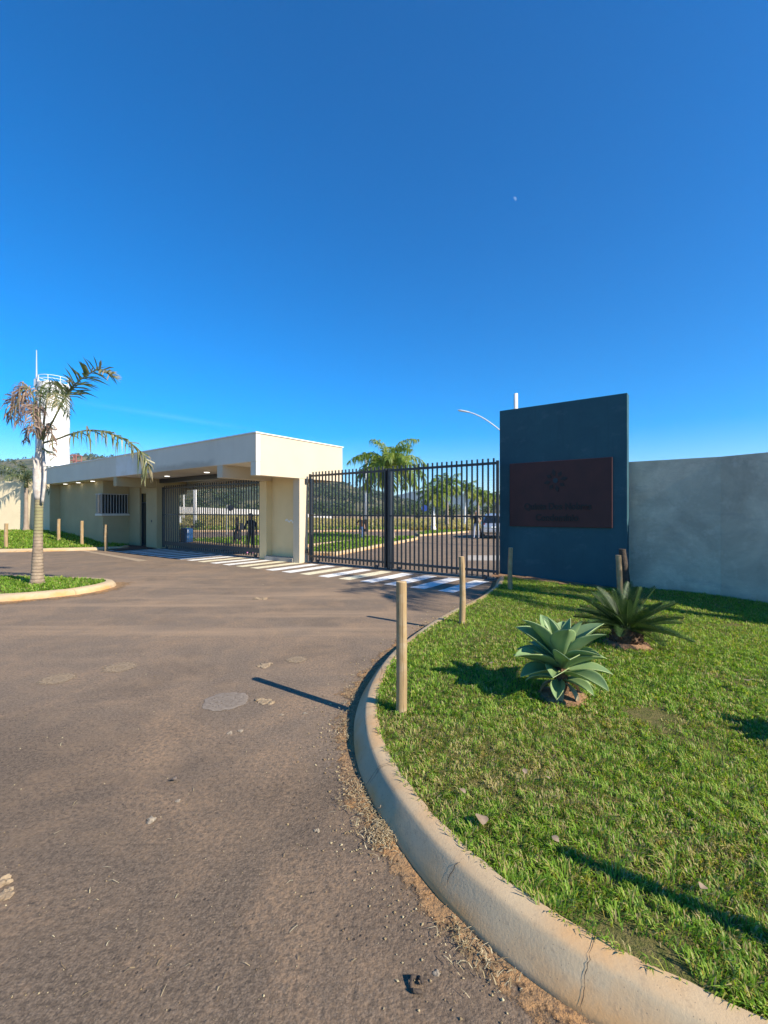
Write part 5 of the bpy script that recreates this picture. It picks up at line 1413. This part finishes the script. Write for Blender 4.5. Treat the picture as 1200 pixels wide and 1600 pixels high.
gutter(IS, [i for i, p in enumerate(IS) if p.x > -7.6], lambda p: 2.2 * smooth((p.x + 7.6) / 1.4) + .4)
# straw, chips and grit lying in the gutter
st = MB()
def straw_at(c, L):
    a = random.uniform(0, 6.28); d = Vector((math.cos(a), math.sin(a), random.uniform(-.1, .25))); s = Vector((-d.y, d.x, 0)) * random.uniform(.0008, .0022)
    p0, p1, p2 = c - d * L / 2, c + Vector((0, 0, .004)), c + d * L / 2 + Vector((random.uniform(-.2, .2), random.uniform(-.2, .2), 0)) * L
    st.add([p0 - s, p0 + s, p1 + s, p1 - s, p2 + s * .5, p2 - s * .5], [(0, 1, 2, 3), (3, 2, 4, 5)], random.random())
for _ in range(5200):
    i = random.choice(idx); p = KOUT[i]
    if p.y > 7.5 or p.y < .6: continue
    cl = mnoise.noise(Vector((p.x * 2.6, p.y * 2.6, 21)))
    if cl < random.uniform(-.25, .35): continue
    a = KOUT[max(i - 1, 0)]; b = KOUT[min(i + 1, len(KOUT) - 1)]; t_ = (b - a).normalized(); nrm = Vector((t_.y, -t_.x, 0))
    c = p + nrm * (abs(random.gauss(0, .075)) + .004) + t_ * random.uniform(-.06, .06); c.z = random.uniform(.010, .024)
    straw_at(c, random.uniform(.010, .045))
for _ in range(700):     # the heap of straw below the mud clods
    c = at(600 + random.gauss(0, 13), 1305 + random.gauss(0, 11)); c.z = random.uniform(.008, .03); straw_at(c, random.uniform(.01, .035))
for _ in range(60):
    c = at(random.uniform(80, 560), random.uniform(980, 1580)); c.z = .006; straw_at(c, random.uniform(.015, .05))
tag(st.build('straw_litter', M['straw'], fix=False), 'dry straw and grass clippings lying in the gutter along the kerb', 'straw', kind='stuff')
# grit: pale crumbs on the road
gr = MB()
def crumb(c, r):
    q = [Vector((random.gauss(0, 1), random.gauss(0, 1), random.gauss(0, 1))).normalized() for _ in range(1)]
    o6 = [Vector(v) * r * random.uniform(.6, 1.3) for v in ((1, 0, 0), (-1, 0, 0), (0, 1, 0), (0, -1, 0), (0, 0, .8), (0, 0, -.5))]
    rot = Matrix.Rotation(random.uniform(0, 6), 3, 'Z') @ Matrix.Rotation(random.uniform(-.5, .5), 3, 'X')
    gr.add([c + rot @ v for v in o6], [(0, 2, 4), (2, 1, 4), (1, 3, 4), (3, 0, 4), (2, 0, 5), (1, 2, 5), (3, 1, 5), (0, 3, 5)], random.random())
for _ in range(1700):
    i = random.choice(idx); p = KOUT[i]
    if p.y > 8 or p.y < .6: continue
    a = KOUT[max(i - 1, 0)]; b = KOUT[min(i + 1, len(KOUT) - 1)]; t_ = (b - a).normalized(); nrm = Vector((t_.y, -t_.x, 0))
    c = p + nrm * (abs(random.gauss(0, .16)) + .004); c.z = .004; crumb(c, (.0009 + .0042 * random.random() ** 2.2) * (1 + .25 * p.y))
for _ in range(900):
    py = 860 + 740 * random.random() ** .8; c = at(random.uniform(0, 640), py); c.z = .002
    if (c.x + .25) > 0 and c.y < 6: continue
    crumb(c, random.uniform(.0008, .003) * (1 + .35 * c.y) * random.random() ** .7)
tag(gr.build('grit', M['straw'], fix=False), 'pale grit and crumbs of earth strewn over the road', 'grit', kind='stuff')

# ================================================================== HAZE
hz = MB().box(-2900, 2900, -60, 3300, -4.5, 190)
t = NT('air_haze'); t.n.remove(t.p)
pv = t.n.new('ShaderNodeVolumePrincipled'); pv.inputs['Color'].default_value = (.62, .80, 1, 1); pv.inputs['Density'].default_value = .00021; pv.inputs['Anisotropy'].default_value = .2
t.l.new(pv.outputs[0], t.out.inputs['Volume']); t.m.cycles.homogeneous_volume = True
tag(hz.build('haze', t.m), 'thin bluish air over the far hills', 'haze', kind='stuff')
